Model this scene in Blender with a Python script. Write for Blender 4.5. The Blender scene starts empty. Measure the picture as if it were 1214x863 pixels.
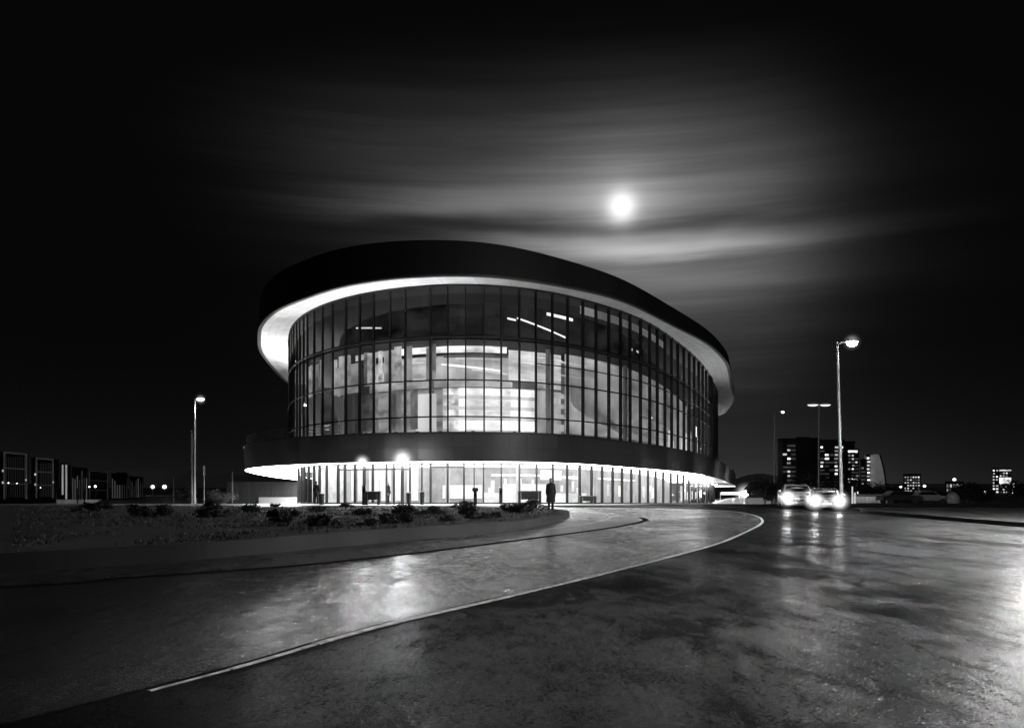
import bpy, bmesh, math, random
from mathutils import Vector, Matrix, noise as mnoise
R = math.radians
F = 953.0            # focal length in photo pixels (1214 wide)
CX, HY, CAMZ = 607.0, 573.0, 1.6
random.seed(11)
S = bpy.context.scene
COL = S.collection

# ------------------------------------------------------------------ basics
def gz(y):                      # the land falls gently away beyond the road
    if y < 62: return 0.0
    return -0.0252 * (min(y, 150.0) - 62)
def at(px, Y, z=0.0, rel=True):
    return Vector(((px - CX) / F * Y, Y, z + (gz(Y) if rel else 0)))
def zpy(py, Y): return CAMZ + (HY - py) * Y / F

def tag(o, label=None, cat=None, group=None, kind=None):
    if label: o['label'] = label
    if cat: o['category'] = cat
    if group: o['group'] = group
    if kind: o['kind'] = kind
    return o
def empty(name, loc=(0, 0, 0), rz=0.0):
    o = bpy.data.objects.new(name, None); COL.objects.link(o)
    o.location = loc; o.rotation_euler = (0, 0, rz); o.empty_display_size = .3
    return o
def copy_tree(o, parent=None):
    c = o.copy(); COL.objects.link(c); c.parent = parent
    if parent is not None: c.matrix_parent_inverse = o.matrix_parent_inverse.copy()
    for ch in [x for x in bpy.data.objects if x.parent == o]: copy_tree(ch, c)
    return c

class MB:
    def __init__(s): s.v = []; s.f = []; s.uv = []
    def quad(s, pts, uv=None):
        n = len(s.v); s.v += [tuple(p) for p in pts]
        s.f.append(tuple(range(n, n + len(pts)))); s.uv.append(uv)
    def box(s, x0, x1, y0, y1, z0, z1):
        n = len(s.v)
        s.v += [(x, y, z) for z in (z0, z1) for y in (y0, y1) for x in (x0, x1)]
        for f in ((0,2,3,1),(4,5,7,6),(0,1,5,4),(2,6,7,3),(0,4,6,2),(1,3,7,5)):
            s.f.append(tuple(n + i for i in f)); s.uv.append(None)
    def cbox(s, c, sx, sy, sz, rz=0.0):
        n = len(s.v); ca, sa = math.cos(rz), math.sin(rz)
        for z in (-.5, .5):
            for y in (-.5, .5):
                for x in (-.5, .5):
                    X, Y = x * sx, y * sy
                    s.v.append((c[0] + X*ca - Y*sa, c[1] + X*sa + Y*ca, c[2] + z*sz))
        for f in ((0,2,3,1),(4,5,7,6),(0,1,5,4),(2,6,7,3),(0,4,6,2),(1,3,7,5)):
            s.f.append(tuple(n + i for i in f)); s.uv.append(None)
    def tube(s, pts, rad, seg=10, cap=True):
        pts = [Vector(p) for p in pts]; rs = rad if isinstance(rad, (list, tuple)) else [rad] * len(pts)
        n0 = len(s.v)
        for i, p in enumerate(pts):
            d = (pts[min(i+1, len(pts)-1)] - pts[max(i-1, 0)]).normalized()
            a = d.cross(Vector((0, 0, 1)) if abs(d.z) < .9 else Vector((1, 0, 0))).normalized(); b = d.cross(a)
            for k in range(seg):
                t = 2 * math.pi * k / seg
                s.v.append(tuple(p + (a * math.cos(t) + b * math.sin(t)) * rs[i]))
        for i in range(len(pts) - 1):
            for k in range(seg):
                k2 = (k + 1) % seg
                s.f.append((n0+i*seg+k, n0+i*seg+k2, n0+(i+1)*seg+k2, n0+(i+1)*seg+k)); s.uv.append(None)
        if cap:
            s.f.append(tuple(n0 + k for k in range(seg))[::-1]); s.uv.append(None)
            e = n0 + (len(pts)-1)*seg
            s.f.append(tuple(e + k for k in range(seg))); s.uv.append(None)
    def lathe(s, prof, c=(0, 0, 0), seg=20, sx=1, sy=1):
        n0 = len(s.v)
        for r, z in prof:
            for k in range(seg):
                t = 2 * math.pi * k / seg
                s.v.append((c[0] + r*sx*math.cos(t), c[1] + r*sy*math.sin(t), c[2] + z))
        for i in range(len(prof) - 1):
            for k in range(seg):
                k2 = (k + 1) % seg
                s.f.append((n0+i*seg+k, n0+i*seg+k2, n0+(i+1)*seg+k2, n0+(i+1)*seg+k)); s.uv.append(None)
        s.f.append(tuple(n0 + k for k in range(seg))[::-1]); s.uv.append(None)
        e = n0 + (len(prof)-1)*seg
        s.f.append(tuple(e + k for k in range(seg))); s.uv.append(None)
    def build(s, name, mat, parent=None, smooth=False, bevel=0):
        me = bpy.data.meshes.new(name); me.from_pydata(s.v, [], s.f)
        if any(u is not None for u in s.uv):
            ul = me.uv_layers.new(name='UVMap')
            for p, u in zip(me.polygons, s.uv):
                if u is None: continue
                for li, c in zip(p.loop_indices, u): ul.data[li].uv = c
        me.update()
        bm = bmesh.new(); bm.from_mesh(me)
        if smooth or bevel: bmesh.ops.remove_doubles(bm, verts=bm.verts, dist=1e-4)
        if bevel:
            bmesh.ops.bevel(bm, geom=[e for e in bm.edges if len(e.link_faces) == 2 and e.calc_face_angle(0) > .6], offset=bevel, segments=2, affect='EDGES')
        bm.to_mesh(me); bm.free()
        if smooth:
            for p in me.polygons: p.use_smooth = True
            me.set_sharp_from_angle(angle=R(40))
        me.materials.append(mat)
        o = bpy.data.objects.new(name, me); COL.objects.link(o); o.parent = parent
        return o

# ------------------------------------------------------------------ materials
def newmat(name):
    m = bpy.data.materials.new(name); m.use_nodes = True
    nt = m.node_tree; nt.nodes.clear()
    return m, nt, nt.nodes.new('ShaderNodeOutputMaterial')
def L(nt, a, b): nt.links.new(a, b)
def ramp(nt, fac, stops):
    r = nt.nodes.new('ShaderNodeValToRGB'); e = r.color_ramp.elements
    while len(e) < len(stops): e.new(.5)
    for el, (p, v) in zip(e, stops): el.position = p; el.color = (v, v, v, 1)
    L(nt, fac, r.inputs[0]); return r.outputs[0]
def nz(nt, vec, scale, detail=4, rough=.55, dist=0.0):
    n = nt.nodes.new('ShaderNodeTexNoise'); n.inputs['Scale'].default_value = scale
    n.inputs['Detail'].default_value = detail; n.inputs['Roughness'].default_value = rough
    n.inputs['Distortion'].default_value = dist
    if vec is not None: L(nt, vec, n.inputs['Vector'])
    return n.outputs[0]
def mapping(nt, vec, scale=(1,1,1), rot=(0,0,0), loc=(0,0,0)):
    m = nt.nodes.new('ShaderNodeMapping'); L(nt, vec, m.inputs[0])
    m.inputs['Scale'].default_value = scale; m.inputs['Rotation'].default_value = rot; m.inputs['Location'].default_value = loc
    return m.outputs[0]
def mth(nt, op, a, b=None, c=None):
    m = nt.nodes.new('ShaderNodeMath'); m.operation = op
    for i, x in enumerate((a, b, c)):
        if x is None: continue
        if isinstance(x, (int, float)): m.inputs[i].default_value = x
        else: L(nt, x, m.inputs[i])
    return m.outputs[0]
def coords(nt, kind='Object'):
    t = nt.nodes.new('ShaderNodeTexCoord'); return t.outputs[kind]
def worldpos(nt):
    return nt.nodes.new('ShaderNodeNewGeometry').outputs['Position']
def bump(nt, h, strength, dist, nrm=None):
    b = nt.nodes.new('ShaderNodeBump'); b.inputs['Strength'].default_value = strength
    b.inputs['Distance'].default_value = dist; L(nt, h, b.inputs['Height'])
    if nrm is not None: L(nt, nrm, b.inputs['Normal'])
    return b.outputs[0]

def mat(name, c=.2, rough=.6, metal=0.0, var=.25, scale=3.0, bmp=0.0, bscale=30, spec=.5, world=False):
    m, nt, out = newmat(name)
    p = nt.nodes.new('ShaderNodeBsdfPrincipled'); L(nt, p.outputs[0], out.inputs[0])
    v = worldpos(nt) if world else coords(nt)
    n = nz(nt, v, scale, 5)
    L(nt, ramp(nt, n, [(.3, c*(1-var)), (.7, c*(1+var))]), p.inputs['Base Color'])
    L(nt, ramp(nt, n, [(.3, max(.02, rough-.08)), (.7, min(1, rough+.08))]), p.inputs['Roughness'])
    p.inputs['Metallic'].default_value = metal; p.inputs['Specular IOR Level'].default_value = spec
    if bmp: L(nt, bump(nt, nz(nt, v, bscale, 3), .6, bmp), p.inputs['Normal'])
    return m
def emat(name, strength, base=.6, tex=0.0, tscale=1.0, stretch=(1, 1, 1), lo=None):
    """emission with an uneven, textured output"""
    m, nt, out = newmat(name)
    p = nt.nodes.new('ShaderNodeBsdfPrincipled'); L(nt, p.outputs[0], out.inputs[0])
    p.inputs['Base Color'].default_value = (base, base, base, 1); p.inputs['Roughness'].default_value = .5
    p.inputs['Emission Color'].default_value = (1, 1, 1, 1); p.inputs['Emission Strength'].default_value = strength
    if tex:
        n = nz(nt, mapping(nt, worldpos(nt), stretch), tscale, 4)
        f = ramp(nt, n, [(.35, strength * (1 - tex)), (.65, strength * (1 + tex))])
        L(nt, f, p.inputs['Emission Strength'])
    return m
def glass_mat(name, tint=.8, refl=.06, rough=.03, random_tint=.25):
    m, nt, out = newmat(name)
    tr = nt.nodes.new('ShaderNodeBsdfTransparent'); gl = nt.nodes.new('ShaderNodeBsdfGlossy')
    gl.inputs['Roughness'].default_value = rough
    mix = nt.nodes.new('ShaderNodeMixShader')
    lw = nt.nodes.new('ShaderNodeLayerWeight'); lw.inputs[0].default_value = .35
    fac = mth(nt, 'MULTIPLY_ADD', lw.outputs['Fresnel'], .55, refl)
    L(nt, fac, mix.inputs[0]); L(nt, tr.outputs[0], mix.inputs[1]); L(nt, gl.outputs[0], mix.inputs[2])
    oi = nt.nodes.new('ShaderNodeObjectInfo')
    n = nz(nt, mapping(nt, worldpos(nt), (.9, .9, .25)), 1.0, 3)
    t = mth(nt, 'MULTIPLY_ADD', oi.outputs['Random'], -random_tint, tint + random_tint * .3)
    t = mth(nt, 'MULTIPLY', t, mth(nt, 'MULTIPLY_ADD', n, .5, .75))
    cc = nt.nodes.new('ShaderNodeCombineColor')
    for i in range(3): L(nt, t, cc.inputs[i])
    L(nt, cc.outputs[0], tr.inputs[0])
    L(nt, mix.outputs[0], out.inputs[0])
    return m
def asphalt(name, base, r_lo, r_hi, patch=.12, fine=.004, coarse=.012, seed=0.0, cover=.5, spec=(.5, .5), soft=.1, gloss=(1.0, 1.0)):
    m, nt, out = newmat(name)
    p = nt.nodes.new('ShaderNodeBsdfPrincipled'); L(nt, p.outputs[0], out.inputs[0])
    P = worldpos(nt); W = mapping(nt, P, (1, 1, 1), loc=(seed, seed * 1.7, 0))
    big = nz(nt, mapping(nt, W, (patch, patch * .45, 1), rot=(0, 0, R(-28))), 1.0, 5, .6, .8)
    mid = nz(nt, mapping(nt, W, (1.1, .55, 1), rot=(0, 0, R(62))), 1.0, 9, .72, .3)
    grit = nz(nt, W, 55, 3, .7)
    agg = nt.nodes.new('ShaderNodeTexVoronoi'); agg.inputs['Scale'].default_value = 85; L(nt, W, agg.inputs['Vector'])
    # worn streaks and wet/dry patches
    wet = ramp(nt, mth(nt, 'ADD', mth(nt, 'MULTIPLY', big, .5), mth(nt, 'MULTIPLY', mid, .5)), [(cover - soft, 0), (cover + soft, 1)])
    rr = mth(nt, 'ADD', mth(nt, 'MULTIPLY_ADD', wet, r_hi - r_lo, r_lo), mth(nt, 'MULTIPLY_ADD', grit, .16, -.08))
    L(nt, rr, p.inputs['Roughness'])
    col = mth(nt, 'MULTIPLY', mth(nt, 'MULTIPLY_ADD', mid, 1.0, .5), mth(nt, 'MULTIPLY_ADD', grit, base * 1.2, base * .4))
    # cracks
    vc = nt.nodes.new('ShaderNodeTexVoronoi'); vc.feature = 'DISTANCE_TO_EDGE'; vc.inputs['Scale'].default_value = .16
    wv = nt.nodes.new('ShaderNodeVectorMath'); wv.operation = 'ADD'; L(nt, W, wv.inputs[0])
    nn = nt.nodes.new('ShaderNodeTexNoise'); nn.inputs['Scale'].default_value = .9; nn.inputs['Detail'].default_value = 6; L(nt, W, nn.inputs['Vector'])
    L(nt, nn.outputs['Color'], wv.inputs[1]); L(nt, wv.outputs[0], vc.inputs['Vector'])
    crack = ramp(nt, vc.outputs['Distance'], [(0.0, 0), (.006, 1)])
    crk = mth(nt, 'MAXIMUM', crack, ramp(nt, big, [(.42, 0), (.5, 1)]))
    col = mth(nt, 'MULTIPLY', col, mth(nt, 'MULTIPLY_ADD', crk, .75, .25))
    cc = nt.nodes.new('ShaderNodeCombineColor')
    for i in range(3): L(nt, col, cc.inputs[i])
    L(nt, cc.outputs[0], p.inputs['Base Color'])
    L(nt, mth(nt, 'MULTIPLY_ADD', wet, spec[1]-spec[0], spec[0]), p.inputs['Specular IOR Level'])
    h = mth(nt, 'ADD', mth(nt, 'MULTIPLY', agg.outputs['Distance'], fine), mth(nt, 'MULTIPLY', grit, fine))
    h = mth(nt, 'ADD', h, mth(nt, 'MULTIPLY', nz(nt, mapping(nt, W, (2.6, 1.1, 1), rot=(0, 0, R(62))), 1, 7, .62), coarse))
    h = mth(nt, 'ADD', h, mth(nt, 'MULTIPLY', crk, .006))
    nb = bump(nt, h, 1.0, 1.0); L(nt, nb, p.inputs['Normal'])
    if gloss != (1.0, 1.0):     # dry asphalt swallows most of the grazing light
        df = nt.nodes.new('ShaderNodeBsdfDiffuse'); L(nt, cc.outputs[0], df.inputs[0]); L(nt, nb, df.inputs['Normal'])
        mx = nt.nodes.new('ShaderNodeMixShader'); vast = ramp(nt, nz(nt, mapping(nt, W, (.05, .035, 1)), 1.0, 2), [(.38, .55), (.62, 1.0)])
        amt = mth(nt, 'MULTIPLY', mth(nt, 'MULTIPLY_ADD', wet, gloss[1]-gloss[0], gloss[0]), vast)
        if gloss[1] > .5: amt = mth(nt, 'MULTIPLY_ADD', wet, gloss[1]-gloss[0], gloss[0])
        g1 = ramp(nt, nz(nt, W, 24, 4, .75), [(.36, .38), (.64, 1.35)]); g2 = ramp(nt, nz(nt, mapping(nt, W, (5.5, 2.2, 1), rot=(0, 0, R(62))), 1.0, 6, .7), [(.36, .62), (.64, 1.22)])
        amt = mth(nt, 'MINIMUM', mth(nt, 'MULTIPLY', amt, mth(nt, 'MULTIPLY', g1, g2)), 1.0)
        L(nt, amt, mx.inputs[0]); L(nt, df.outputs[0], mx.inputs[1]); L(nt, p.outputs[0], mx.inputs[2]); L(nt, mx.outputs[0], out.inputs[0])
    return m
def panel_mat(name, c, rough, joint_u, joint_v=0, jw=.03, metal=0.0, var=.25, dark=.3):
    """cladding: joints come from the UV map, which is in metres along / across"""
    m, nt, out = newmat(name)
    p = nt.nodes.new('ShaderNodeBsdfPrincipled'); L(nt, p.outputs[0], out.inputs[0])
    uv = nt.nodes.new('ShaderNodeUVMap'); sp = nt.nodes.new('ShaderNodeSeparateXYZ'); L(nt, uv.outputs[0], sp.inputs[0])
    fu = mth(nt, 'FRACT', mth(nt, 'DIVIDE', sp.outputs[0], joint_u))
    ju = mth(nt, 'GREATER_THAN', fu, jw / joint_u)
    cell = mth(nt, 'FLOOR', mth(nt, 'DIVIDE', sp.outputs[0], joint_u))
    if joint_v:
        fv = mth(nt, 'FRACT', mth(nt, 'DIVIDE', sp.outputs[1], joint_v))
        ju = mth(nt, 'MULTIPLY', ju, mth(nt, 'GREATER_THAN', fv, jw / joint_v))
        cell = mth(nt, 'ADD', cell, mth(nt, 'MULTIPLY', mth(nt, 'FLOOR', mth(nt, 'DIVIDE', sp.outputs[1], joint_v)), 17.3))
    wn = nt.nodes.new('ShaderNodeTexWhiteNoise'); wn.noise_dimensions = '1D'; L(nt, cell, wn.inputs['W'])
    n = nz(nt, worldpos(nt), .8, 5)
    col = mth(nt, 'MULTIPLY_ADD', wn.outputs['Value'], c * var, c * (1 - var * .5))
    col = mth(nt, 'MULTIPLY', col, mth(nt, 'MULTIPLY_ADD', n, .6, .7))
    col = mth(nt, 'MULTIPLY', col, mth(nt, 'MULTIPLY_ADD', ju, 1 - dark, dark))
    cc = nt.nodes.new('ShaderNodeCombineColor')
    for i in range(3): L(nt, col, cc.inputs[i])
    L(nt, cc.outputs[0], p.inputs['Base Color'])
    L(nt, mth(nt, 'MULTIPLY_ADD', wn.outputs['Value'], .12, rough - .06), p.inputs['Roughness'])
    p.inputs['Metallic'].default_value = metal
    L(nt, bump(nt, ju, .5, .02), p.inputs['Normal'])
    return m

M = {}
def glow_ball_mat(strength):  # emission-only volume: a lamp's glow put in as a glowing ball
    m, nt, out = newmat('lamp_glow_ball')
    ge = coords(nt); ln = nt.nodes.new('ShaderNodeVectorMath'); ln.operation = 'LENGTH'; L(nt, ge, ln.inputs[0])
    u = mth(nt, 'SUBTRACT', 1.0, mth(nt, 'MINIMUM', ln.outputs['Value'], 1.0)); u = mth(nt, 'POWER', u, 4.0)
    em_ = nt.nodes.new('ShaderNodeEmission'); L(nt, mth(nt, 'MULTIPLY', u, strength), em_.inputs['Strength'])
    L(nt, em_.outputs[0], out.inputs['Volume']); return m
def glow_ball(c, r, s, parent, flat=1.0):
    bm = bmesh.new(); bmesh.ops.create_icosphere(bm, subdivisions=3, radius=1); me = bpy.data.meshes.new('lamp_glow_ball'); bm.to_mesh(me); bm.free()
    me.materials.append(glow_ball_mat(s / r)); o = bpy.data.objects.new('lamp_glow_ball', me); COL.objects.link(o); o.parent = parent; o.location = c; o.scale = (r, r, r*flat); return o
M['outer_road'] = asphalt('outer_asphalt', .012, .20, .30, patch=.30, fine=.013, coarse=.040, seed=3.1, cover=.47, spec=(.5, .4), soft=.13, gloss=(.54, .06))
M['inner_road'] = asphalt('inner_asphalt', .05, .19, .30, patch=.25, fine=.009, coarse=.034, seed=9.4, cover=.52, spec=(1.0, .75), soft=.12, gloss=(1.1, .85))
M['lane_strip'] = asphalt('lane_strip', .07, .22, .34, patch=.2, fine=.003, coarse=.014, seed=5.4, cover=.5, spec=(1.0, .8), soft=.16)
M['pave'] = mat('pale_paving', .42, .45, var=.18, scale=.6, bmp=.002, bscale=20, world=True)
M['soil'] = mat('bed_soil', .038, .95, var=.5, scale=2.5, bmp=.03, bscale=9, world=True)
M['ground'] = mat('dark_ground', .03, .95, var=.4, scale=.08, world=True)
M['verge'] = mat('verge', .005, 1.0, spec=.05, var=.5, scale=1.2, bmp=.03, bscale=8, world=True)
M['kerb'] = mat('kerb_concrete', .16, .6, var=.35, scale=1.4, bmp=.003, bscale=40, world=True)
M['kerb_white'] = mat('kerb_white', .62, .45, .0, var=.65, scale=7, bmp=.003, bscale=40, world=True)
M['near_black'] = mat('near_black', .006, .9, spec=.1, world=True)
M['fascia'] = panel_mat('roof_fascia', .008, .62, 1.42, 0, .03, var=.5)
M['pod_fascia'] = panel_mat('podium_fascia', .035, .55, 1.42, 1.05, .035, metal=.3, var=.35)
M['soffit'] = panel_mat('roof_soffit', .72, .6, 2.84, .9, .035, var=.12, dark=.55)
M['pod_soffit'] = emat('glowing_podium_soffit', 14, .8, .12, .2)  # whole soffit glows in place of its downlights
M['deck'] = mat('roof_deck', .03, .8, world=True)
M['mullion'] = mat('mullion_metal', .012, .45, .3)
M['glass'] = glass_mat('curtain_glass', .84, .05, .03, .3)
M['shop_glass'] = glass_mat('ground_glass', .86, .05, .03, .15)
M['slab'] = mat('slab_edge', .02, .7, world=True)
M['slab_under'] = mat('slab_underside', .5, .7, world=True)
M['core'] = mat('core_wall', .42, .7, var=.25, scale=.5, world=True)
M['core_dim_glow'] = emat('core_dim_glow', .012, .05, .9, .5, (.5, .5, 1.2))  # faint streaked emission put in for reflections in the top row
M['dark_metal'] = mat('dark_metal', .015, .5, .2)
M['black'] = mat('black_paint', .008, .5)
M['pole'] = mat('galvanised_pole', .42, .42, .4, var=.2, scale=4)
M['pole_dark'] = mat('dull_pole', .12, .5, .3)
M['cloth'] = mat('black_cloth', .006, .9, bmp=.004, bscale=30)
M['cloth2'] = mat('dark_cloth', .01, .9, bmp=.004, bscale=30)
M['skin'] = mat('skin', .32, .5, var=.08)
M['hair'] = mat('hair', .012, .6, bmp=.003, bscale=80)
M['hair_l'] = mat('fair_hair', .4, .6, bmp=.003, bscale=80)
M['shoe'] = mat('shoe', .01, .35)
M['leaf'] = mat('shrub_leaf', .018, .6, var=.6, scale=4, spec=.3)
M['leaf_pale'] = mat('pale_leaf', .22, .6, var=.6, scale=4, spec=.3)
M['leaf_dark'] = mat('dark_leaf', .016, .7, var=.6, scale=4, spec=.2)
M['bark'] = mat('bark', .05, .9, bmp=.02, bscale=12)
M['grass'] = mat('dry_grass', .085, .8, var=.7, scale=.7, world=True)
M['lamp'] = emat('lamp_lens', 25)
M['lamp_soft'] = emat('soft_lamp_lens', 8)
M['lamp_dim'] = emat('dim_lamp_lens', 1.2)
M['flood'] = emat('floodlight_lens', 500)
M['flood2'] = emat('small_floodlight_lens', 1500)
M['flood3'] = emat('street_floodlight_lens', 6500)
M['head'] = emat('headlight_lens', 130)
M['moon'] = emat('moon_disc', 2.2)
M['car_white'] = mat('car_paint_pale', .45, .22, .2, var=.04)
M['car_grey'] = mat('car_paint_grey', .28, .22, .4, var=.04)
M['car_glass'] = mat('car_glass', .012, .06)
M['tyre'] = mat('tyre', .015, .85)
M['rim'] = mat('wheel_rim', .4, .3, .9)
M['plate'] = mat('number_plate', .7, .4)
M['hill'] = emat('hill_haze_glow', .006, .03, .3, .02)  # faint emission put in for distant haze
M['bld'] = mat('dark_concrete', .06, .7, var=.3, scale=.05, world=True)
M['bld_l'] = mat('grey_concrete', .22, .7, var=.2, scale=.05, world=True)
M['frame_glow'] = emat('glow_frame', .022, .3, .3, .5)  # frames show by a faint emission of their own
M['glow_ball0'] = None
M['stripe_lit'] = emat('lit_strip', .9, .5, .4, .5)

# ------------------------------------------------------------------ land
def sheet(name, poly, z, m, kind='structure', zf=None, cuts=(62, 150)):
    bm = bmesh.new()
    vs = [bm.verts.new((x, y, 0)) for x, y in poly]
    es = [bm.edges.new((vs[i], vs[(i+1) % len(vs)])) for i in range(len(vs))]
    bmesh.ops.triangle_fill(bm, edges=es, use_beauty=True)
    for c in cuts:
        bmesh.ops.bisect_plane(bm, geom=bm.verts[:] + bm.edges[:] + bm.faces[:], plane_co=(0, c, 0), plane_no=(0, 1, 0))
    for v in bm.verts: v.co.z = (zf(v.co.x, v.co.y) if zf else gz(v.co.y)) + z
    for f in bm.faces:
        if f.normal.z < 0: f.normal_flip()
    bmesh.ops.recalc_face_normals(bm, faces=bm.faces)
    bm.normal_update()
    for f in bm.faces:
        if f.normal.z < 0: f.normal_flip()
    me = bpy.data.meshes.new(name); bm.to_mesh(me); bm.free(); me.materials.append(m)
    o = bpy.data.objects.new(name, me); COL.objects.link(o)
    if kind: o['kind'] = kind
    return o
def catmull(pts, n=12, closed=False):
    out = []; N = len(pts)
    rng = range(N if closed else N - 1)
    for i in rng:
        g = (lambda k: pts[k % N]) if closed else (lambda k: pts[max(0, min(N-1, k))])
        p0, p1, p2, p3 = g(i-1), g(i), g(i+1), g(i+2)
        for j in range(n):
            t = j / n
            out.append(tuple(.5*((2*p1[a]) + (-p0[a]+p2[a])*t + (2*p0[a]-5*p1[a]+4*p2[a]-p3[a])*t*t + (-p0[a]+3*p1[a]-3*p2[a]+p3[a])*t**3) for a in range(2)))
    if not closed: out.append(tuple(pts[-1]))
    return out
def offset_line(pts, d):
    out = []
    for i, p in enumerate(pts):
        a, b = pts[max(0, i-1)], pts[min(len(pts)-1, i+1)]
        t = Vector((b[0]-a[0], b[1]-a[1])).normalized()
        out.append((p[0] - t.y * d, p[1] + t.x * d))
    return out

sheet('ground', [(-6000, -60), (6000, -60), (6000, 9000), (-6000, 9000)], -.02, M['ground'])
sheet('road', [(-90, -30), (120, -30), (120, 58), (60, 60), (34, 75), (44, 150), (60, 260), (52, 260), (33, 150), (24, 90), (14.5, 64), (11, 60), (2, 57.6), (-90, 57.6)], .0, M['outer_road'])

kerb_line = catmull([(-5.6, .5), (-4.2, 3.6), (-2.8, 6.2), (-2.3, 7.19), (-1.48, 9.0), (0, 11.46), (1.47, 14), (3.8, 18.2), (5.8, 22.1), (8.4, 28.2), (10.3, 33.1), (11.7, 38.1), (12.6, 43.6), (12.3, 47.7), (10.5, 50.6), (7.5, 52.6), (2.5, 54)], 12)
step_line = catmull([(-30, -2), (-16.5, 8.2), (-7.8, 12.4), (-6.6, 13.5), (-4.2, 15.6), (-2.1, 18.6), (-.1, 22.1), (2.0, 25.9), (4.05, 30.0), (5.7, 34.5), (6.0, 37.5)], 12)
thin_line = catmull([(-2.7, 21.6), (-.3, 25.4), (2.0, 29.6), (3.4, 33.0), (4.7, 38.5), (4.6, 43.5), (3.6, 48.5)], 10)
# inner carriageway lies left of the white kerb
inner_poly = offset_line(kerb_line, .1) + [(2.0, 57.2), (-90, 57.2), (-90, -8), (-14, -8)]
sheet('road_inner', inner_poly, .004, M['inner_road'], cuts=())
def ribbon(name, line, w, z0, z1, m, kind='structure'):
    a, b = offset_line(line, w/2), offset_line(line, -w/2); mb = MB()
    for i in range(len(line) - 1):
        A, B, C_, D = a[i], a[i+1], b[i+1], b[i]
        mb.quad([(*D, z1), (*C_, z1), (*B, z1), (*A, z1)])
        if z1 - z0 > .01:
            mb.quad([(*A, z1), (*B, z1), (*B, z0), (*A, z0)])
            mb.quad([(*D, z0), (*C_, z0), (*C_, z1), (*D, z1)])
    o = mb.build(name, m)
    if kind: o['kind'] = kind
    return o
# kerb stones: a flush-topped row of pale kerb blocks with joints
def kerb_blocks(name, line, w_, h, m, label, step=1.9):
    mb = MB(); acc = 0; seg = [line[0]]
    def emit(seg):
        w = w_ * max(.35, min(1, .35 + .65*(seg[0][1]-6.0)/2.6))
        a, b = offset_line(seg, w/2), offset_line(seg, -w/2)
        jz = random.uniform(-.004, .004)
        for i in range(len(seg) - 1):
            A, B, C_, D = a[i], a[i+1], b[i+1], b[i]; hh = h + jz
            c1 = offset_line(seg, w/2 - .02); c2 = offset_line(seg, -w/2 + .02)
            mb.quad([(*c2[i], hh), (*c2[i+1], hh), (*c1[i+1], hh), (*c1[i], hh)])
            mb.quad([(*c1[i], hh), (*c1[i+1], hh), (*B, hh-.002), (*A, hh-.002)])
            mb.quad([(*D, hh-.002), (*C_, hh-.002), (*c2[i+1], hh), (*c2[i], hh)])
            mb.quad([(*A, hh-.002), (*B, hh-.002), (*B, 0), (*A, 0)])
            mb.quad([(*D, 0), (*C_, 0), (*C_, hh-.002), (*D, hh-.002)])
    dense = []
    for i in range(len(line) - 1):
        a, b = Vector(line[i]), Vector(line[i+1]); n = max(1, int((b-a).length / .2))
        dense += [tuple(a.lerp(b, k / n)) for k in range(n)]
    dense.append(line[-1]); per = max(2, int(step / .2)); i = 0
    while i < len(dense) - 2:
        seg = dense[i:i+per+1]
        if len(seg) > 2:
            e = Vector(seg[-1]); d = (e - Vector(seg[-2])).normalized(); seg = seg[:-1] + [tuple(e - d * .012)]
            emit(seg)
        i += per
    o = mb.build(name, m); tag(o, label, 'kerb'); return o
kerb_blocks('road_kerb', kerb_line[24:], .11, .008, M['kerb_white'], 'long pale line of flush kerb stones curving between the two wet carriageways')
ribbon('step_shade_strip', step_line, .26, 0, .009, M['near_black'])  # flat dark strip painted for the shade of a kerb step
ribbon('road_marking', thin_line, .10, 0, .009, M['kerb_white'])

# planted bed (raised, kerbed)
bed_front = catmull([(-60, -14), (-34, -2.5), (-18, 7.6), (-11.6, 12.2), (-9.08, 14.25), (-7.6, 15.7), (-6.0, 17.5), (-4.0, 20.9), (-.1, 26.8), (1.4, 31.8), (2.5, 37.2), (2.95, 41.5), (2.7, 46.0), (1.5, 49.6), (-1.5, 52.2), (-6, 53.4), (-14, 53.8)], 8)
bed_back = [(-30, 54), (-60, 54), (-90, 54), (-90, -14)]
def bedz(x, y): 
    t = max(0, min(1, (y - 20) / 34)); return .36 - .27 * t * t * (3 - 2 * t)
lane_poly = [p for p in step_line if p[1] > 8] + [(5.2, 42), (4.6, 50), (2.5, 55.5), (-8, 56.5), (-60, 56.5), (-60, 0), (-20, 5)]
sheet('pavement', lane_poly, .007, M['lane_strip'], cuts=())
def bed_mesh():
    bm = bmesh.new(); poly = bed_front + bed_back
    vs = [bm.verts.new((x, y, 0)) for x, y in poly]
    es = [bm.edges.new((vs[i], vs[(i+1) % len(vs)])) for i in range(len(vs))]
    bmesh.ops.triangle_fill(bm, edges=es, use_beauty=True)
    for c in range(-10, 54, 2):
        bmesh.ops.bisect_plane(bm, geom=bm.verts[:] + bm.edges[:] + bm.faces[:], plane_co=(0, c, 0), plane_no=(0, 1, 0))
    for c in range(-40, 4, 2):
        bmesh.ops.bisect_plane(bm, geom=bm.verts[:] + bm.edges[:] + bm.faces[:], plane_co=(c, 0, 0), plane_no=(1, 0, 0))
    for v in bm.verts:
        b = v.is_boundary
        v.co.z = bedz(v.co.x, v.co.y) - .03 + (0 if b else .05 * mnoise.noise(Vector((v.co.x*.3, v.co.y*.3, 0))))
    bm.normal_update()
    for f in bm.faces:
        if f.normal.z < 0: f.normal_flip()
    me = bpy.data.meshes.new('planting_bed'); bm.to_mesh(me); bm.free(); me.materials.append(M['soil'])
    o = bpy.data.objects.new('planting_bed', me); COL.objects.link(o); o['kind'] = 'structure'
bed_mesh()
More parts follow.
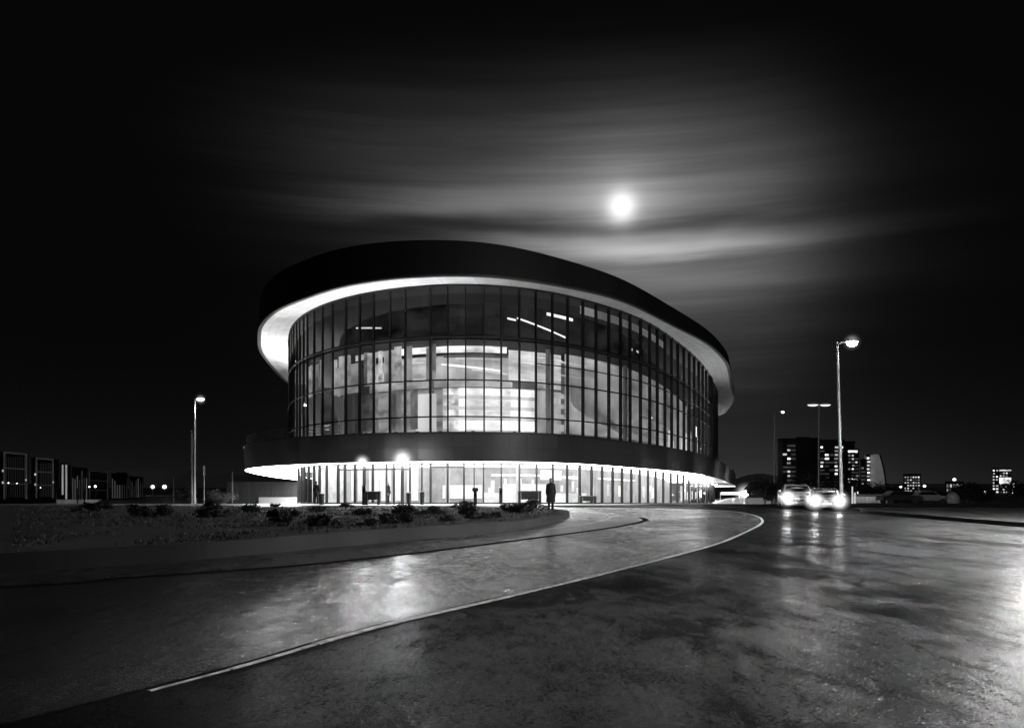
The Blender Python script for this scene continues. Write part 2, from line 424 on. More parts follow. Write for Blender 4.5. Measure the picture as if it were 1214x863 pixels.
def bed_kerb():
    a = offset_line(bed_front, .0); mb = MB(); b = offset_line(bed_front, .30)
    for i in range(len(bed_front) - 1):
        z0, z1 = bedz(*a[i]), bedz(*a[i+1])
        mb.quad([(*a[i], 0), (*a[i+1], 0), (*a[i+1], z1), (*a[i], z0)], [(i*1.0, 0), (i+1.0, 0), (i+1.0, .9), (i*1.0, .9)])
        mb.quad([(*a[i], z0), (*a[i+1], z1), (*b[i+1], z1), (*b[i], z0)], [(i*1.0, .1), (i+1.0, .1), (i+1.0, .6), (i*1.0, .6)])
        mb.quad([(*b[i], z0), (*b[i+1], z1), (*b[i+1], 0), (*b[i], 0)])
    o = mb.build('bed_kerb', panel_mat('bed_kerb_blocks', .014, .75, 1.0, 0, .02, var=.4, dark=.35))
    tag(o, 'raised block kerb wall edging the shrub bed beside the road', 'kerb wall')
bed_kerb()
# forecourt of pale paving round the building
sheet('forecourt', [(-90, 57.4), (1.5, 57.4), (9, 60.0), (15, 66), (25.5, 92), (36, 120), (50, 150), (60, 190), (0, 210), (-90, 210)], .03, M['pave'], cuts=(62, 150))
mb = MB()
fk = [(-60, 57.4), (1.5, 57.4), (9, 60.0), (15, 66), (25.5, 92), (36, 120)]
for i in range(len(fk)-1):
    (x0, y0), (x1, y1) = fk[i], fk[i+1]
    n = 6
    for k in range(n):
        ax, ay = x0+(x1-x0)*k/n, y0+(y1-y0)*k/n; bx, by = x0+(x1-x0)*(k+1)/n, y0+(y1-y0)*(k+1)/n
        mb.quad([(ax, ay-.02, gz(ay)-.02), (bx, by-.02, gz(by)-.02), (bx, by-.02, gz(by)+.032), (ax, ay-.02, gz(ay)+.032)])
tag(mb.build('forecourt_kerb', M['kerb']), 'low dark kerb where the pale forecourt meets the road', 'kerb')
# right-hand verge with a kerb
vk = catmull([(18.6, -20), (18.6, 5), (18.65, 20), (18.7, 32), (18.8, 40), (19.0, 43.5), (20.2, 45.8), (23, 46.6), (35, 46.6), (60, 46.3), (110, 46)], 8)
sheet('verge', vk + [(110, -20)], .16, M['verge'], cuts=())
mb = MB(); vi = offset_line(vk, -.2)
for i in range(len(vk)-1):
    mb.quad([(*vk[i], 0), (*vk[i+1], 0), (*vk[i+1], .17), (*vk[i], .17)]); mb.quad([(*vk[i], .17), (*vk[i+1], .17), (*vi[i+1], .17), (*vi[i], .17)])
tag(mb.build('verge_kerb', M['near_black']), 'dark kerb round the grass verge right of the road', 'kerb')
sheet('side_road', [(21, 47.6), (120, 47.2), (120, 52.5), (22.5, 53)], .004, M['lane_strip'], cuts=())
sheet('grass_strip', [(22.5, 54.5), (200, 53.5), (200, 80), (34, 82), (26, 62)], .05, M['verge'], cuts=(62,))

# ------------------------------------------------------------------ the arena
CC = (5.0, 125.0)
def polar(ctrl, sm=7):
    pts = catmull(ctrl, 24, True); s = sorted((math.atan2(y-CC[1], x-CC[0]) % (2*math.pi), math.hypot(x-CC[0], y-CC[1])) for x, y in pts)
    th = [a for a, _ in s]; rr = [b for _, b in s]
    import bisect
    def raw(t):
        t %= 2*math.pi; i = bisect.bisect_left(th, t)
        if i == 0 or i == len(th):
            a0, r0, a1, r1 = th[-1]-2*math.pi, rr[-1], th[0], rr[0]; tt = t if i == 0 else t - 2*math.pi
        else: a0, r0, a1, r1 = th[i-1], rr[i-1], th[i], rr[i]; tt = t
        return r0 + (r1-r0) * ((tt-a0) / max(1e-9, a1-a0))
    N = 1440; tab = [raw(2*math.pi*i/N) for i in range(N)]
    for _ in range(3): tab = [sum(tab[(i+k) % N] for k in range(-sm, sm+1))/(2*sm+1) for i in range(N)]
    def r(t):
        u = (t % (2*math.pi)) / (2*math.pi) * N; i = int(u) % N; f = u - int(u); return tab[i]*(1-f) + tab[(i+1) % N]*f
    return r
def P(rf, t, off=0.0, z=0.0):
    r = rf(t) + off; return Vector((CC[0] + r*math.cos(t), CC[1] + r*math.sin(t), z))
glass_r = polar([(-23.8,86),(-19.9,76),(-15,69),(-10.6,65.6),(-6.5,63.9),(-3.1,63.5),(2.3,65.5),(6.8,69.7),(12.4,77.2),(17.9,88.6),(24.6,105),(31,124),(36.6,143),(39.5,160),(33,178),(12,186),(-12,175),(-27,150),(-30.0,125),(-28.2,104)])
rim_r = polar([(-26.9,85.3),(-24.9,79.7),(-21.3,72.7),(-16.7,67.2),(-14,64.3),(-9.5,61.7),(-5.5,60.7),(-1.1,61),(2.2,63),(6.4,66),(9.7,69.4),(16.3,80.5),(22.2,90.7),(27.4,103),(30.7,113),(36.5,133),(42,152),(46.5,174),(47.5,190),(31,208),(5,205),(-18,190),(-32,165),(-36,143),(-34.9,124),(-30.6,98.4)])
pod_r = polar([(-27.5,85),(-25.4,76),(-22,70),(-17,65.5),(-11,62.4),(-4,60.5),(2,61.9),(5.8,66-1.2),(10.95,72),(16.1,79.5),(21.5,90),(26.9,104),(33,122),(40.6,146),(44,165),(38,184),(15,190),(-10,178),(-25,153),(-28.8,127),(-29.2,110),(-28.9,97)])
wall_r = polar([(-17.6,68),(-20.6,78),(-24,91.5),(-25.8,105),(-24,128),(-14,155),(4,172),(26,176),(37,162),(36.5,146),(32,128),(25.5,106),(20.5,93),(15.5,82),(10.5,73),(7,68),(3,64.9),(-4,63.5),(-12.5,65.0)])
def pxof(rf, t, off=0):
    p = P(rf, t, off); return CX + F * p.x / p.y
T0, T1 = R(195), R(345)
def front_map(rf):
    a = [(pxof(rf, T0 + (T1-T0)*i/6000), T0 + (T1-T0)*i/6000) for i in range(6001)]
    lo = min(a, key=lambda q: q[0]); hi = max(a, key=lambda q: q[0])
    return lo, hi, [q for q in a if lo[1] <= q[1] <= hi[1]]
import bisect
class Find:
    def __init__(s, rf): s.lo, s.hi, s.t = front_map(rf); s.k = [q[0] for q in s.t]
    def __call__(s, px): return s.t[min(len(s.t)-1, bisect.bisect_left(s.k, px))][1]
fg, fr, fp, fw = Find(glass_r), Find(rim_r), Find(pod_r), Find(wall_r)

arena = empty('arena_building', (CC[0], CC[1], gz(CC[1])))
tag(arena, 'large curved glass arena glowing from within under an oversailing disc roof', 'arena')
INV = Matrix.Translation(-arena.location)
def part(mb, name, m, smooth=False, parent=None, bevel=0):
    o = mb.build(name, m, parent or arena, smooth, bevel)
    if parent is None: o.matrix_parent_inverse = INV
    return o
NS = 720
def arc(rf, n=NS, t0=0.0, t1=2*math.pi):
    ts = [t0 + (t1-t0)*i/n for i in range(n+1)]; s = [0.0]
    for a, b in zip(ts[:-1], ts[1:]): s.append(s[-1] + (P(rf, b) - P(rf, a)).length)
    return ts, s
def vband(rf, off0, off1, z0, z1, t0=0, t1=2*math.pi, n=NS, slope=False, zf0=None, zf1=None, mb=None):
    mb = mb or MB(); ts, s = arc(rf, n, t0, t1)
    for i in range(n):
        q = []
        for k, (o, z, zf) in ((i, (off0, z0, zf0)), (i+1, (off0, z0, zf0)), (i+1, (off1, z1, zf1)), (i, (off1, z1, zf1))):
            p = P(rf, ts[k], o); p.z = (zf(ts[k], p) if zf else z) + (gz(p.y) if slope else 0); q.append(p)
        h = (q[3] - q[0]).length
        mb.quad(q, [(s[i], 0), (s[i+1], 0), (s[i+1], h), (s[i], h)])
    return mb
def hring(rfa, offa, rfb, offb, za, zb, t0=0, t1=2*math.pi, n=NS, slope=False, mb=None):
    mb = mb or MB(); ts, s = arc(rfa, n, t0, t1)
    for i in range(n):
        q = []
        for k, (rf, o, z) in ((i, (rfa, offa, za)), (i+1, (rfa, offa, za)), (i+1, (rfb, offb, zb)), (i, (rfb, offb, zb))):
            p = P(rf, ts[k], o); p.z = z + (gz(p.y) if slope else 0); q.append(p)
        w = (q[3]-q[0]).length; w2 = (q[2]-q[1]).length
        mb.quad(q, [(s[i], 0), (s[i+1], 0), (s[i+1], w2), (s[i], w)])
    return mb
ZT = 17.4
# fascia height varies round the rim
fh_pts = [(R(120), 1.6), (R(185), 3.2), (fr(307), 3.25), (fr(340), 3.3), (fr(460), 2.85), (fr(520), 2.62), (fr(590), 2.5), (fr(640), 2.35), (fr(700), 1.9), (fr(740), 1.75), (fr(800), 1.75), (fr(840), 1.45), (fr(862), 1.4), (R(360), 1.4), (R(480), 1.6)]
def fh(t):
    t %= 2*math.pi
    if t < R(120): t += 2*math.pi
    for (a, u), (b, v) in zip(fh_pts[:-1], fh_pts[1:]):
        if a <= t <= b:
            return u + (v-u)*(t-a)/(b-a)
    return 1.6
_fh = [fh(2*math.pi*i/720) for i in range(720)]
for _ in range(4): _fh = [sum(_fh[(i+k) % 720] for k in range(-5, 6))/11 for i in range(720)]
def fh(t):
    u = (t % (2*math.pi))/(2*math.pi)*720; i = int(u) % 720; return _fh[i]*(1-(u-int(u))) + _fh[(i+1) % 720]*(u-int(u))
part(vband(rim_r, 0, -.15, 0, 0, zf0=lambda t, p: ZT, zf1=lambda t, p: ZT + fh(t)), 'roof_fascia', M['fascia'], True)
mb = vband(rim_r, .05, .05, ZT-.12, ZT+.03); hring(rim_r, .05, rim_r, -.35, ZT-.12, ZT-.12, mb=mb)
part(mb, 'roof_rim_trim', mat('rim_trim', .10, .5, .5, world=True))
part(hring(rim_r, -.35, glass_r, -.3, ZT-.10, ZT), 'roof_soffit', M['soffit'])
mb = MB(); n = 240
for i in range(n):
    a, b = 2*math.pi*i/n, 2*math.pi*(i+1)/n
    pa, pb = P(rim_r, a, -.15), P(rim_r, b, -.15); pa.z = ZT+fh(a)-.02; pb.z = ZT+fh(b)-.02
    ia, ib = P(rim_r, a, -3), P(rim_r, b, -3); ia.z = ib.z = ZT + 1.2
    mb.quad([pa, pb, ib, ia]); mb.quad([ia, ib, (CC[0], CC[1], ZT+1.2)])
part(mb, 'roof_deck', M['deck'])
# podium
PT, PB = 5.41, 3.25
def ptop(t, p): return PT
part(vband(pod_r, -.15, .0, PB, PT, slope=True), 'podium_fascia', M['pod_fascia'], True)
mb = vband(pod_r, .05, .05, PT-.02, PT+.10, slope=True); hring(pod_r, .05, pod_r, -.3, PT+.10, PT+.10, slope=True, mb=mb)
part(mb, 'parapet_coping', M['dark_metal'])
tq = fw(818)
part(hring(pod_r, -.15, wall_r, -.05, PB, PB+.02, tq - 2*math.pi + 1.7, tq, slope=True), 'podium_soffit', M['pod_soffit'])
part(hring(pod_r, -.15, wall_r, -.05, PB, PB+.02, tq, tq + 1.7, 200, slope=True), 'podium_soffit', M['soffit'])  # rest of the same soffit, without the emission
for px, pw in ((700, 25), (740, 60), (775, 110), (805, 170), (832, 260), (852, 380), (866, 500)):
    t = fp(px); a = P(pod_r, t, 3.2); b = P(pod_r, t); a.z = gz(a.y) + .15; b.z = gz(b.y) + 4.4
    l = bpy.data.lights.new('added_fascia_spot', 'SPOT'); l.energy = pw*5; l.spot_size = R(100); l.spot_blend = .9; l.shadow_soft_size = .1  # spots added to brighten the right of the podium fascia
    o = bpy.data.objects.new('added_fascia_spot', l); COL.objects.link(o); o.location = a; o.rotation_euler = (b - a).to_track_quat('-Z', 'Y').to_euler()
part(hring(pod_r, -.3, glass_r, -.35, PT+.05, PT-.3, slope=True), 'podium_deck', M['deck'])
# handrail on the left terrace
mb = MB(); ta, tb = fp(289) - .55, fp(400)
for z in (PT+.35, PT+.62, PT+.9):
    pts = []
    for i in range(90):
        t = ta + (tb-ta)*i/89; p = P(pod_r, t, -.35); p.z = z + gz(p.y); pts.append(p)
    mb.tube(pts, .02, 5)
for i in range(32):
    t = ta + (tb-ta)*i/31; p = P(pod_r, t, -.35); p.z = gz(p.y)
    mb.tube([p + Vector((0,0,PT)), p + Vector((0,0,PT+.9))], .022, 5)
part(mb, 'terrace_railing', M['pole_dark'])

# ---- upper curtain wall
mpx = [343.6, 345.5, 348, 351.5, 355, 359.5, 364, 372, 382, 394, 409.5, 426, 442.6, 462, 480, 510, 530.6, 552, 573.7, 594, 615.5, 635.4, 654.7, 672.8, 690.8, 706.5, 721.6, 735.4, 746.6, 759, 770, 779, 788, 796, 803.5, 810.7, 817, 823, 828.5, 833, 837.2, 841, 844, 846.8, 849, 851, 852.3]
mt = [fg(p) for p in mpx]
mt = [mt[0] - .035*k for k in (4, 3, 2, 1)] + mt + [mt[-1] + .035*k for k in (1, 2, 3)]
ROWS = [5.0, 6.9, 9.8, 13.26, 17.36]
rowsR = [5.0, 6.9, 9.8, 11.35, 13.26, 17.36]
def fin(rf, t, z0, z1, w, d0, d1, mb=None, slope=False):
    mb = mb or MB(); p = P(rf, t); q = P(rf, t + .001); tan = (q - p).normalized(); nrm = Vector((tan.y, -tan.x, 0))
    if nrm.dot(p - Vector((*CC, 0))) < 0: nrm = -nrm
    g = gz(p.y) if slope else 0
    c = p + nrm * (d0 + d1) / 2; c.z = (z0+z1)/2 + g
    mb.cbox(c, w, d1 - d0, z1 - z0, math.atan2(tan.y, tan.x)); return mb
for i, t in enumerate(mt):
    j = max(0, min(len(mpx)-1, i-4)); pxx = mpx[j]
    big = (394 < pxx < 443) or pxx == 480 or pxx == 510 or pxx == 462
    part(fin(glass_r, t, 4.9 + gz(P(glass_r, t).y), ZT, .105 if not big else .15, -.14, .06 + .12*max(0, min(1, (pxx-560)/200))), 'mullion', M['mullion'])
for i in range(len(mt)-1):
    t0, t1 = mt[i], mt[i+1]; rows = rowsR if mpx[max(0, min(len(mpx)-1, i-4))] >= 635 else ROWS
    mb = MB()
    for a, b in zip(rows[:-1], rows[1:]):
        k = [random.uniform(-.012, .012) for _ in range(4)]
        mb.quad([P(glass_r, t0, k[0], a + (gz(P(glass_r, t0).y) if a < 6 else 0)), P(glass_r, t1, k[1], a + (gz(P(glass_r, t1).y) if a < 6 else 0)), P(glass_r, t1, k[2], b), P(glass_r, t0, k[3], b)])
    part(mb, 'glass_bay', M['glass'])
    # slight extra sub-frames on some left bays, as in the photo
for z in (6.9, 9.8, 13.26, 17.3):
    mb = MB()
    for i in range(len(mt)-1):
        a, b = P(glass_r, mt[i], .03, z), P(glass_r, mt[i+1], .03, z); d = (b-a); c = (a+b)/2
        mb.cbox(c, d.length, .16, .10 if z < 13 else .16, math.atan2(d.y, d.x))
    part(mb, 'transom', M['mullion'])
mb = MB()
for i in range(len(mt)-1):
    if mpx[max(0, min(len(mpx)-1, i-4))] < 635: continue
    a, b = P(glass_r, mt[i], .03, 11.35), P(glass_r, mt[i+1], .03, 11.35); d = b-a
    mb.cbox((a+b)/2, d.length, .14, .07, math.atan2(d.y, d.x))
part(mb, 'transom', M['mullion'])
ta, tb = mt[-1], mt[0] + 2*math.pi
part(vband(glass_r, 0, 0, 3.1, ZT, ta, tb, 200), 'rear_cladding', M['fascia'])
# ---- interior of the upper storeys
t_in0, t_in1 = mt[0], mt[-1]
def slab(z, th, inset, name='floor_slab'):
    mb = hring(glass_r, -.35, glass_r, -inset, z, z, t_in0, t_in1, 160)
    hring(glass_r, -.35, glass_r, -inset, z-th, z-th, t_in0, t_in1, 160, mb=mb)
    vband(glass_r, -.35, -.35, z-th, z, t_in0, t_in1, 160, mb=mb)
    vband(glass_r, -inset, -inset, z-th, z, t_in0, t_in1, 160, mb=mb)
    return part(mb, name, M['slab'])
slab(13.45, .4, 7.5)
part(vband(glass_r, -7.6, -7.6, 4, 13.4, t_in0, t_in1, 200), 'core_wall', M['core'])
part(vband(glass_r, -7.0, -7.0, 13.45, ZT, t_in0, t_in1, 200), 'core_wall', M['core_dim_glow'])
part(hring(glass_r, -.3, glass_r, -8, 5.0, 5.0, t_in0, t_in1, 160, slope=True), 'floor_slab', M['slab'])
EM = {}
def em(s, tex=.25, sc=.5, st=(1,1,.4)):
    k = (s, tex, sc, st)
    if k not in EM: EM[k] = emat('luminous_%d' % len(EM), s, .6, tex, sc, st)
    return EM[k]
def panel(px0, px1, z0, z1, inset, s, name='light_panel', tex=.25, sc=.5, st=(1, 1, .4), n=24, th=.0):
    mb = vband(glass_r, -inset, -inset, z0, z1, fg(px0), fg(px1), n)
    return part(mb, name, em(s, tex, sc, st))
# centre: stacked gallery fronts, their light put in as emission
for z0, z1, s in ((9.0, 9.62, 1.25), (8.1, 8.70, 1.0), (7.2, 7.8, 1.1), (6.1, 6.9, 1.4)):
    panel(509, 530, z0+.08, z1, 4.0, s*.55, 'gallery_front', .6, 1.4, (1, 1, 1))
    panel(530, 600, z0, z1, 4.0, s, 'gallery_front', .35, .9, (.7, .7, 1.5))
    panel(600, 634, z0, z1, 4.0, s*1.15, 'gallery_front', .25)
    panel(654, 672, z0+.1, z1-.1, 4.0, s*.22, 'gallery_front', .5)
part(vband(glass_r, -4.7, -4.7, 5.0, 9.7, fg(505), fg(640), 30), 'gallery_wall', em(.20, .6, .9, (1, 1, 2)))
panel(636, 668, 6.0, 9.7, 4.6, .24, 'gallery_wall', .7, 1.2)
# row two: cove glow and rear walls that glow by their own emission
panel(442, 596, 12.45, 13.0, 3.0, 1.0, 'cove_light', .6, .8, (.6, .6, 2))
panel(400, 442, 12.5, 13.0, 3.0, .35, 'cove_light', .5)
panel(400, 600, 9.9, 12.45, 5.5, .34, 'rear_glow_wall', .75, .3, (1, 1, 2.2))
panel(400, 508, 5.6, 9.7, 5.0, .16, 'rear_glow_wall', .8, .6, (.6, .6, 1.6))
panel(362, 400, 9.9, 12.6, 4.0, .20, 'rear_glow_wall', .8, .5, (.7, .7, 1.2))
panel(442, 508, 11.9, 12.4, 4.4, .4, 'rear_glow_wall', .8, .7, (.6, .6, 2))
panel(596, 634, 10.4, 13.0, 4.5, .75, 'rear_glow_wall', .5, .7, (.4, .4, 2))
panel(634, 668, 9.9, 13.0, 4.5, .42, 'rear_glow_wall', .6, .9, (.5, .5, 2))
# left: blinds in single bays, uneven light put in as emission
bl = random.Random(5)
for a, b in zip([344, 348, 353] + mpx[5:15], [347.5, 352.5, 359] + mpx[6:16]):
    w = (b - a)
    for z0, z1, base in ((9.9, 13.05, .27), (6.0, 9.6, .09)):
        x = a
        while x < b - .9:
            x2 = min(b, x + bl.uniform(5, 13))
            if bl.random() < .6: panel(x, x2, z0, z1 - bl.uniform(0, .5), bl.uniform(.8, 1.8), round(base * bl.choice((.3, .45, .6, .8, 1.1, 1.6)), 3), 'window_blind', .7, 1.3, (.8, .8, .9), n=2)
            x = x2
panel(482, 508, 5.6, 9.0, 2.2, .62, 'stair_flank', .2, .5)
# slanting stair edges, rails and lamps, all drawn as emission
def ramp_panel(pxa, za, pxb, zb, h, inset, s, name='stair_edge'):
    mb = MB(); ta, tb = fg(pxa), fg(pxb); n = 14
    for i in range(n):
        q = []
        for k, dz in ((i, 0), (i+1, 0), (i+1, h), (i, h)):
            u = k/n; z = za + (zb-za)*u; q.append(P(glass_r, ta+(tb-ta)*u, -inset, z+dz))
        mb.quad(q)
    part(mb, name, em(s, .3))
ramp_panel(510, 11.45, 590, 10.9, .16, 3.2, 1.6)
ramp_panel(552, 10.9, 598, 10.6, .14, 2.6, .9)
for a_, b_, z_, s_ in ((600, 668, 12.3, .9), (604, 640, 11.75, 1.1), (648, 700, 11.0, .5), (530, 590, 11.9, .7), (560, 632, 10.15, 1.2), (450, 500, 10.3, .6)):
    ramp_panel(a_, z_, b_, z_-.06, .09, 2.9, s_, 'floor_light')
ramp_panel(446, 5.6, 475, 7.3, .1, 1.5, .7)
ramp_panel(414, 5.4, 440, 7.0, .1, 1.5, .5)
ramp_panel(610, 15.3, 672, 14.2, .14, 2.4, 1.5, 'linear_lamp')
ramp_panel(598, 15.2, 609, 15.1, .16, 2.4, 1.6, 'linear_lamp')
ramp_panel(648, 15.9, 682, 15.8, .26, 2.4, 1.4, 'linear_lamp')
ramp_panel(408, 15.1, 440, 14.7, .13, 2.0, .9, 'linear_lamp')
ramp_panel(752, 14.6, 757, 14.55, .22, 2.0, 1.2, 'linear_lamp')
ramp_panel(762, 14.6, 765, 14.55, .2, 2.0, .8, 'linear_lamp')
# right: large curved wall, its even light put in as emission, with darker swoosh
panel(672, 853, 6.0, 13.0, 3.4, .24, 'curved_glow_wall', .55, .4, (.5, .5, 1.5), n=60)
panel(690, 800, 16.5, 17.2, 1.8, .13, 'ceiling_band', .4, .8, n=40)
mb = MB(); ta, tb = fg(680), fg(760)
for i in range(30):
    q = []
    for k, w in ((i, -1), (i+1, -1), (i+1, 1), (i, 1)):
        u = k/30; z = 9.8 - 3.6*u**.6 + w*(.75*(1-u)+.12); q.append(P(glass_r, ta+(tb-ta)*u, -3.2, z))
    mb.quad(q)
part(mb, 'sweeping_ramp', em(.07, .3))
for (a, b, z, s) in ((672, 700, 7.1, .8), (770, 812, 8.4, .05), (762, 812, 6.6, .04), (660, 700, 12.1, .6), (700, 740, 12.6, .5)):
    ramp_panel(a, z, b, z-.05, .13, 2.9, s, 'handrail')
for i in range(9):
    px = 800 + i*5.5 + random.uniform(-1, 1)
    panel(px, px+2.2, 5.4+random.uniform(0, .4), 6.4+random.uniform(0, 2), 1.4, 1.0, 'window_light', .6, 2.0, n=1)
panel(833, 836, 8.0, 9.4, 1.2, 2.2, 'window_light', .3, n=1)
# columns inside
for px in (500, 650, 750):
    p = P(glass_r, fg(px), -2.6); mb = MB(); mb.tube([(p.x, p.y, 4.6), (p.x, p.y, 13.1)], .22, 14)
    part(mb, 'column', M['core'], True)

# ---- ground floor
wpx = [358.2, 361, 366, 372.5, 379, 387.5, 401, 409, 421, 432.5, 442, 458, 467, 476, 486, 500, 510.5, 530.5, 550, 562, 573, 594, 615.5, 636, 655, 672, 687, 701, 713.5, 726, 737, 748, 758, 768, 777, 786, 795, 803, 810, 816.5, 822.5, 828, 833, 837.5, 841.5, 845, 848, 850.5]
wt = [fw(p) for p in wpx]; wt = [wt[0] - .04*k for k in (3, 2, 1)] + wt + [wt[-1] + .03*k for k in (1, 2, 3, 4)]
for i, t in enumerate(wt):
    j = max(0, min(len(wpx)-1, i-3)); thick = wpx[j] in (409, 421, 442, 401, 510.5, 530.5, 550)
    part(fin(wall_r, t, .0, PB, 1.0 * (.15 if thick else .09), -.1, .14, slope=True), 'ground_mullion', M['mullion'])
for i in range(len(wt)-1):
    mb = MB(); a, b = P(wall_r, wt[i]), P(wall_r, wt[i+1])
    mb.quad([(a.x, a.y, gz(a.y)+.1), (b.x, b.y, gz(b.y)+.1), (b.x, b.y, gz(b.y)+PB), (a.x, a.y, gz(a.y)+PB)])
    part(mb, 'shopfront_glass', M['shop_glass'])
mb = MB()
for i in range(len(wt)-1):
    for z, h in ((.07, .14), (3.2, .1)):
        a, b = P(wall_r, wt[i], .02), P(wall_r, wt[i+1], .02); d = b-a; c = (a+b)/2; c.z = z + gz(c.y)
        mb.cbox(c, d.length, .14, h, math.atan2(d.y, d.x))
part(mb, 'sill_rail', M['mullion'])
for (pa, pb, z) in ((401, 486, 2.72), (510.5, 550, 2.9)):   # door heads
    n = 8; mb = MB()
    for k in range(n):
        a, b = P(wall_r, fw(pa + (pb-pa)*k/n), .04), P(wall_r, fw(pa + (pb-pa)*(k+1)/n), .04); d = b-a; c = (a+b)/2; c.z = z
        mb.cbox(c, d.length, .16, .12, math.atan2(d.y, d.x))
    part(mb, 'door_head', M['mullion'])
part(vband(wall_r, -6, -6, -.1, PB, wt[0], wt[-1]+1.0, 160, slope=True), 'lobby_wall', emat('lobby_wall_glow', .15, .2, .7, 1.1, (1, 1, .8)))  # wall carries the lobby light as emission
part(hring(wall_r, -.1, wall_r, -6, PB-.05, PB-.05, wt[0], wt[-1], 160, slope=True), 'lobby_ceiling', emat('lobby_ceiling_glow', 4.0, .8, .15, .3))  # ceiling glows as a whole in place of separate lamps
part(hring(wall_r, .1, wall_r, -6, .06, .06, wt[0], wt[-1], 160, slope=True), 'lobby_floor', mat('lobby_floor', .35, .35, world=True))
def wpanel(pa, pb, z0, z1, inset, s, name, tex=.3, n=6):  # lobby parts take their brightness from their own emission
    part(vband(wall_r, -inset, -inset, z0, z1, fw(pa), fw(pb), n, slope=True), name, em(s, tex, 1.5, (1, 1, 1)))
rw = random.Random(9)
for pa, pb in zip(wpx[:-1], wpx[1:]):
    if pb < 500: wpanel(pa+1, pb-.5, .3, 3.0, rw.uniform(1.0, 2.4), rw.choice((.4, .6, .9, .5)), 'lobby_glow_panel', .3, 2)  # glowing panels added to brighten the lobby glass
wpanel(359, 400, .1, 2.75, 1.3, .34, 'lobby_glow_panel', .6, 10)  # added glow that fills the dark left bays
wpanel(506, 560, .5, 1.6, 4.5, .28, 'lobby_glow_panel', .6); wpanel(640, 668, 2.1, 2.9, 4, .8, 'menu_board', .2)
wpanel(575, 655, 2.35, 2.5, 3.5, 1.2, 'linear_lamp', .1); wpanel(590, 660, .9, 1.7, 4, .6, 'counter_backlight', .6)
wpanel(716, 765, 2.25, 2.38, 3.2, 1.3, 'linear_lamp', .1); wpanel(660, 690, 2.2, 2.4, 3.2, 1.2, 'linear_lamp', .2)
for i in range(26):
    pa = 560 + rw.random()*250; wpanel(pa, pa + rw.uniform(2, 7), .3 + rw.random()*.8, 1.2 + rw.random()*1.0, rw.uniform(1.5, 4.5), rw.choice((.04, .08, .5, .9)), 'lobby_glow_patch', .5, 1)
wpanel(565, 700, .1, .95, 3.0, .25, 'reception_counter', .7, 12)
for px in (365, 392, 470, 522, 612, 690):
    p = P(wall_r, fw(px), -2.2); mb = MB(); mb.tube([(p.x, p.y, gz(p.y)), (p.x, p.y, 3.2+gz(p.y))], .18, 12); part(mb, 'column', M['core'], True)
for i in range(32):
    pa = 809 + rw.random()*38; wpanel(pa, pa + rw.uniform(.8, 2), .2 + rw.random()*.5, 1.4 + rw.random()*1.4, rw.uniform(.5, 1.4), rw.choice((.15, .4, .7, 1.2)), 'lobby_glow_patch', .5, 1)  # glowing patches added to brighten the far lobby end
part(vband(wall_r, 0, 0, -.3, PB, wt[-1], wt[0] + 2*math.pi, 200, slope=True), 'rear_cladding', M['fascia'])
# bright wall-washers along the right of the podium and lit far entrance
for px, s, h in ((815, 14, .18), (820, 26, .24), (826, 26, .24), (832, 16, .2), (838, 8, .14), (846, 5, .14)):
    p = P(wall_r, fw(min(px, 849)), .5); mb = MB(); mb.cbox((p.x, p.y, gz(p.y) + 2.9), .8, .3, h, 0)
    cl_ = part(mb, 'canopy_lamp', emat('canopy_lens', s))
    if px in (820, 832):
        gb_ = glow_ball((p.x, p.y - .5, gz(p.y) + 2.8), 2.0, 3.0, cl_)

# ---- uplights on the terrace that wash the roof soffit
def spot(loc, target, power, size=70, blend=.8, rad=.15):
    l = bpy.data.lights.new('uplight', 'SPOT'); l.energy = power; l.spot_size = R(size); l.spot_blend = blend; l.shadow_soft_size = rad
    o = bpy.data.objects.new('uplight', l); COL.objects.link(o); o.location = loc
    o.rotation_euler = (Vector(target) - Vector(loc)).to_track_quat('-Z', 'Y').to_euler(); return o
ups = [(fr(306) - .95 + .095*k, 5200) for k in range(11)] + [(fr(322), 3600), (fr(345), 3200), (fr(368), 2600), (fr(392), 2400), (fr(418), 2200), (fr(440), 2000), (fr(466), 1800), (fr(492), 1500), (fr(520), 700), (fr(560), 450), (fr(610), 330), (fr(670), 230), (fr(740), 180), (fr(780), 170), (fr(815), 170), (fr(845), 200)] + [(fr(845) + .1*k, 260) for k in range(1, 6)]
for t, pw in ups:
    ro = min(pod_r(t) - .5, rim_r(t) + .3); a = Vector((CC[0] + ro*math.cos(t), CC[1] + ro*math.sin(t), 0)); a.z = 5.66 + gz(a.y)
    mid = (P(glass_r, t) + P(rim_r, t)) / 2; mid.z = ZT
    spot(a, mid, pw, 75)
    mb = MB(); mb.cbox((a.x, a.y, a.z - .12), .24, .24, .1, t); part(mb, 'uplight_housing', M['dark_metal'])

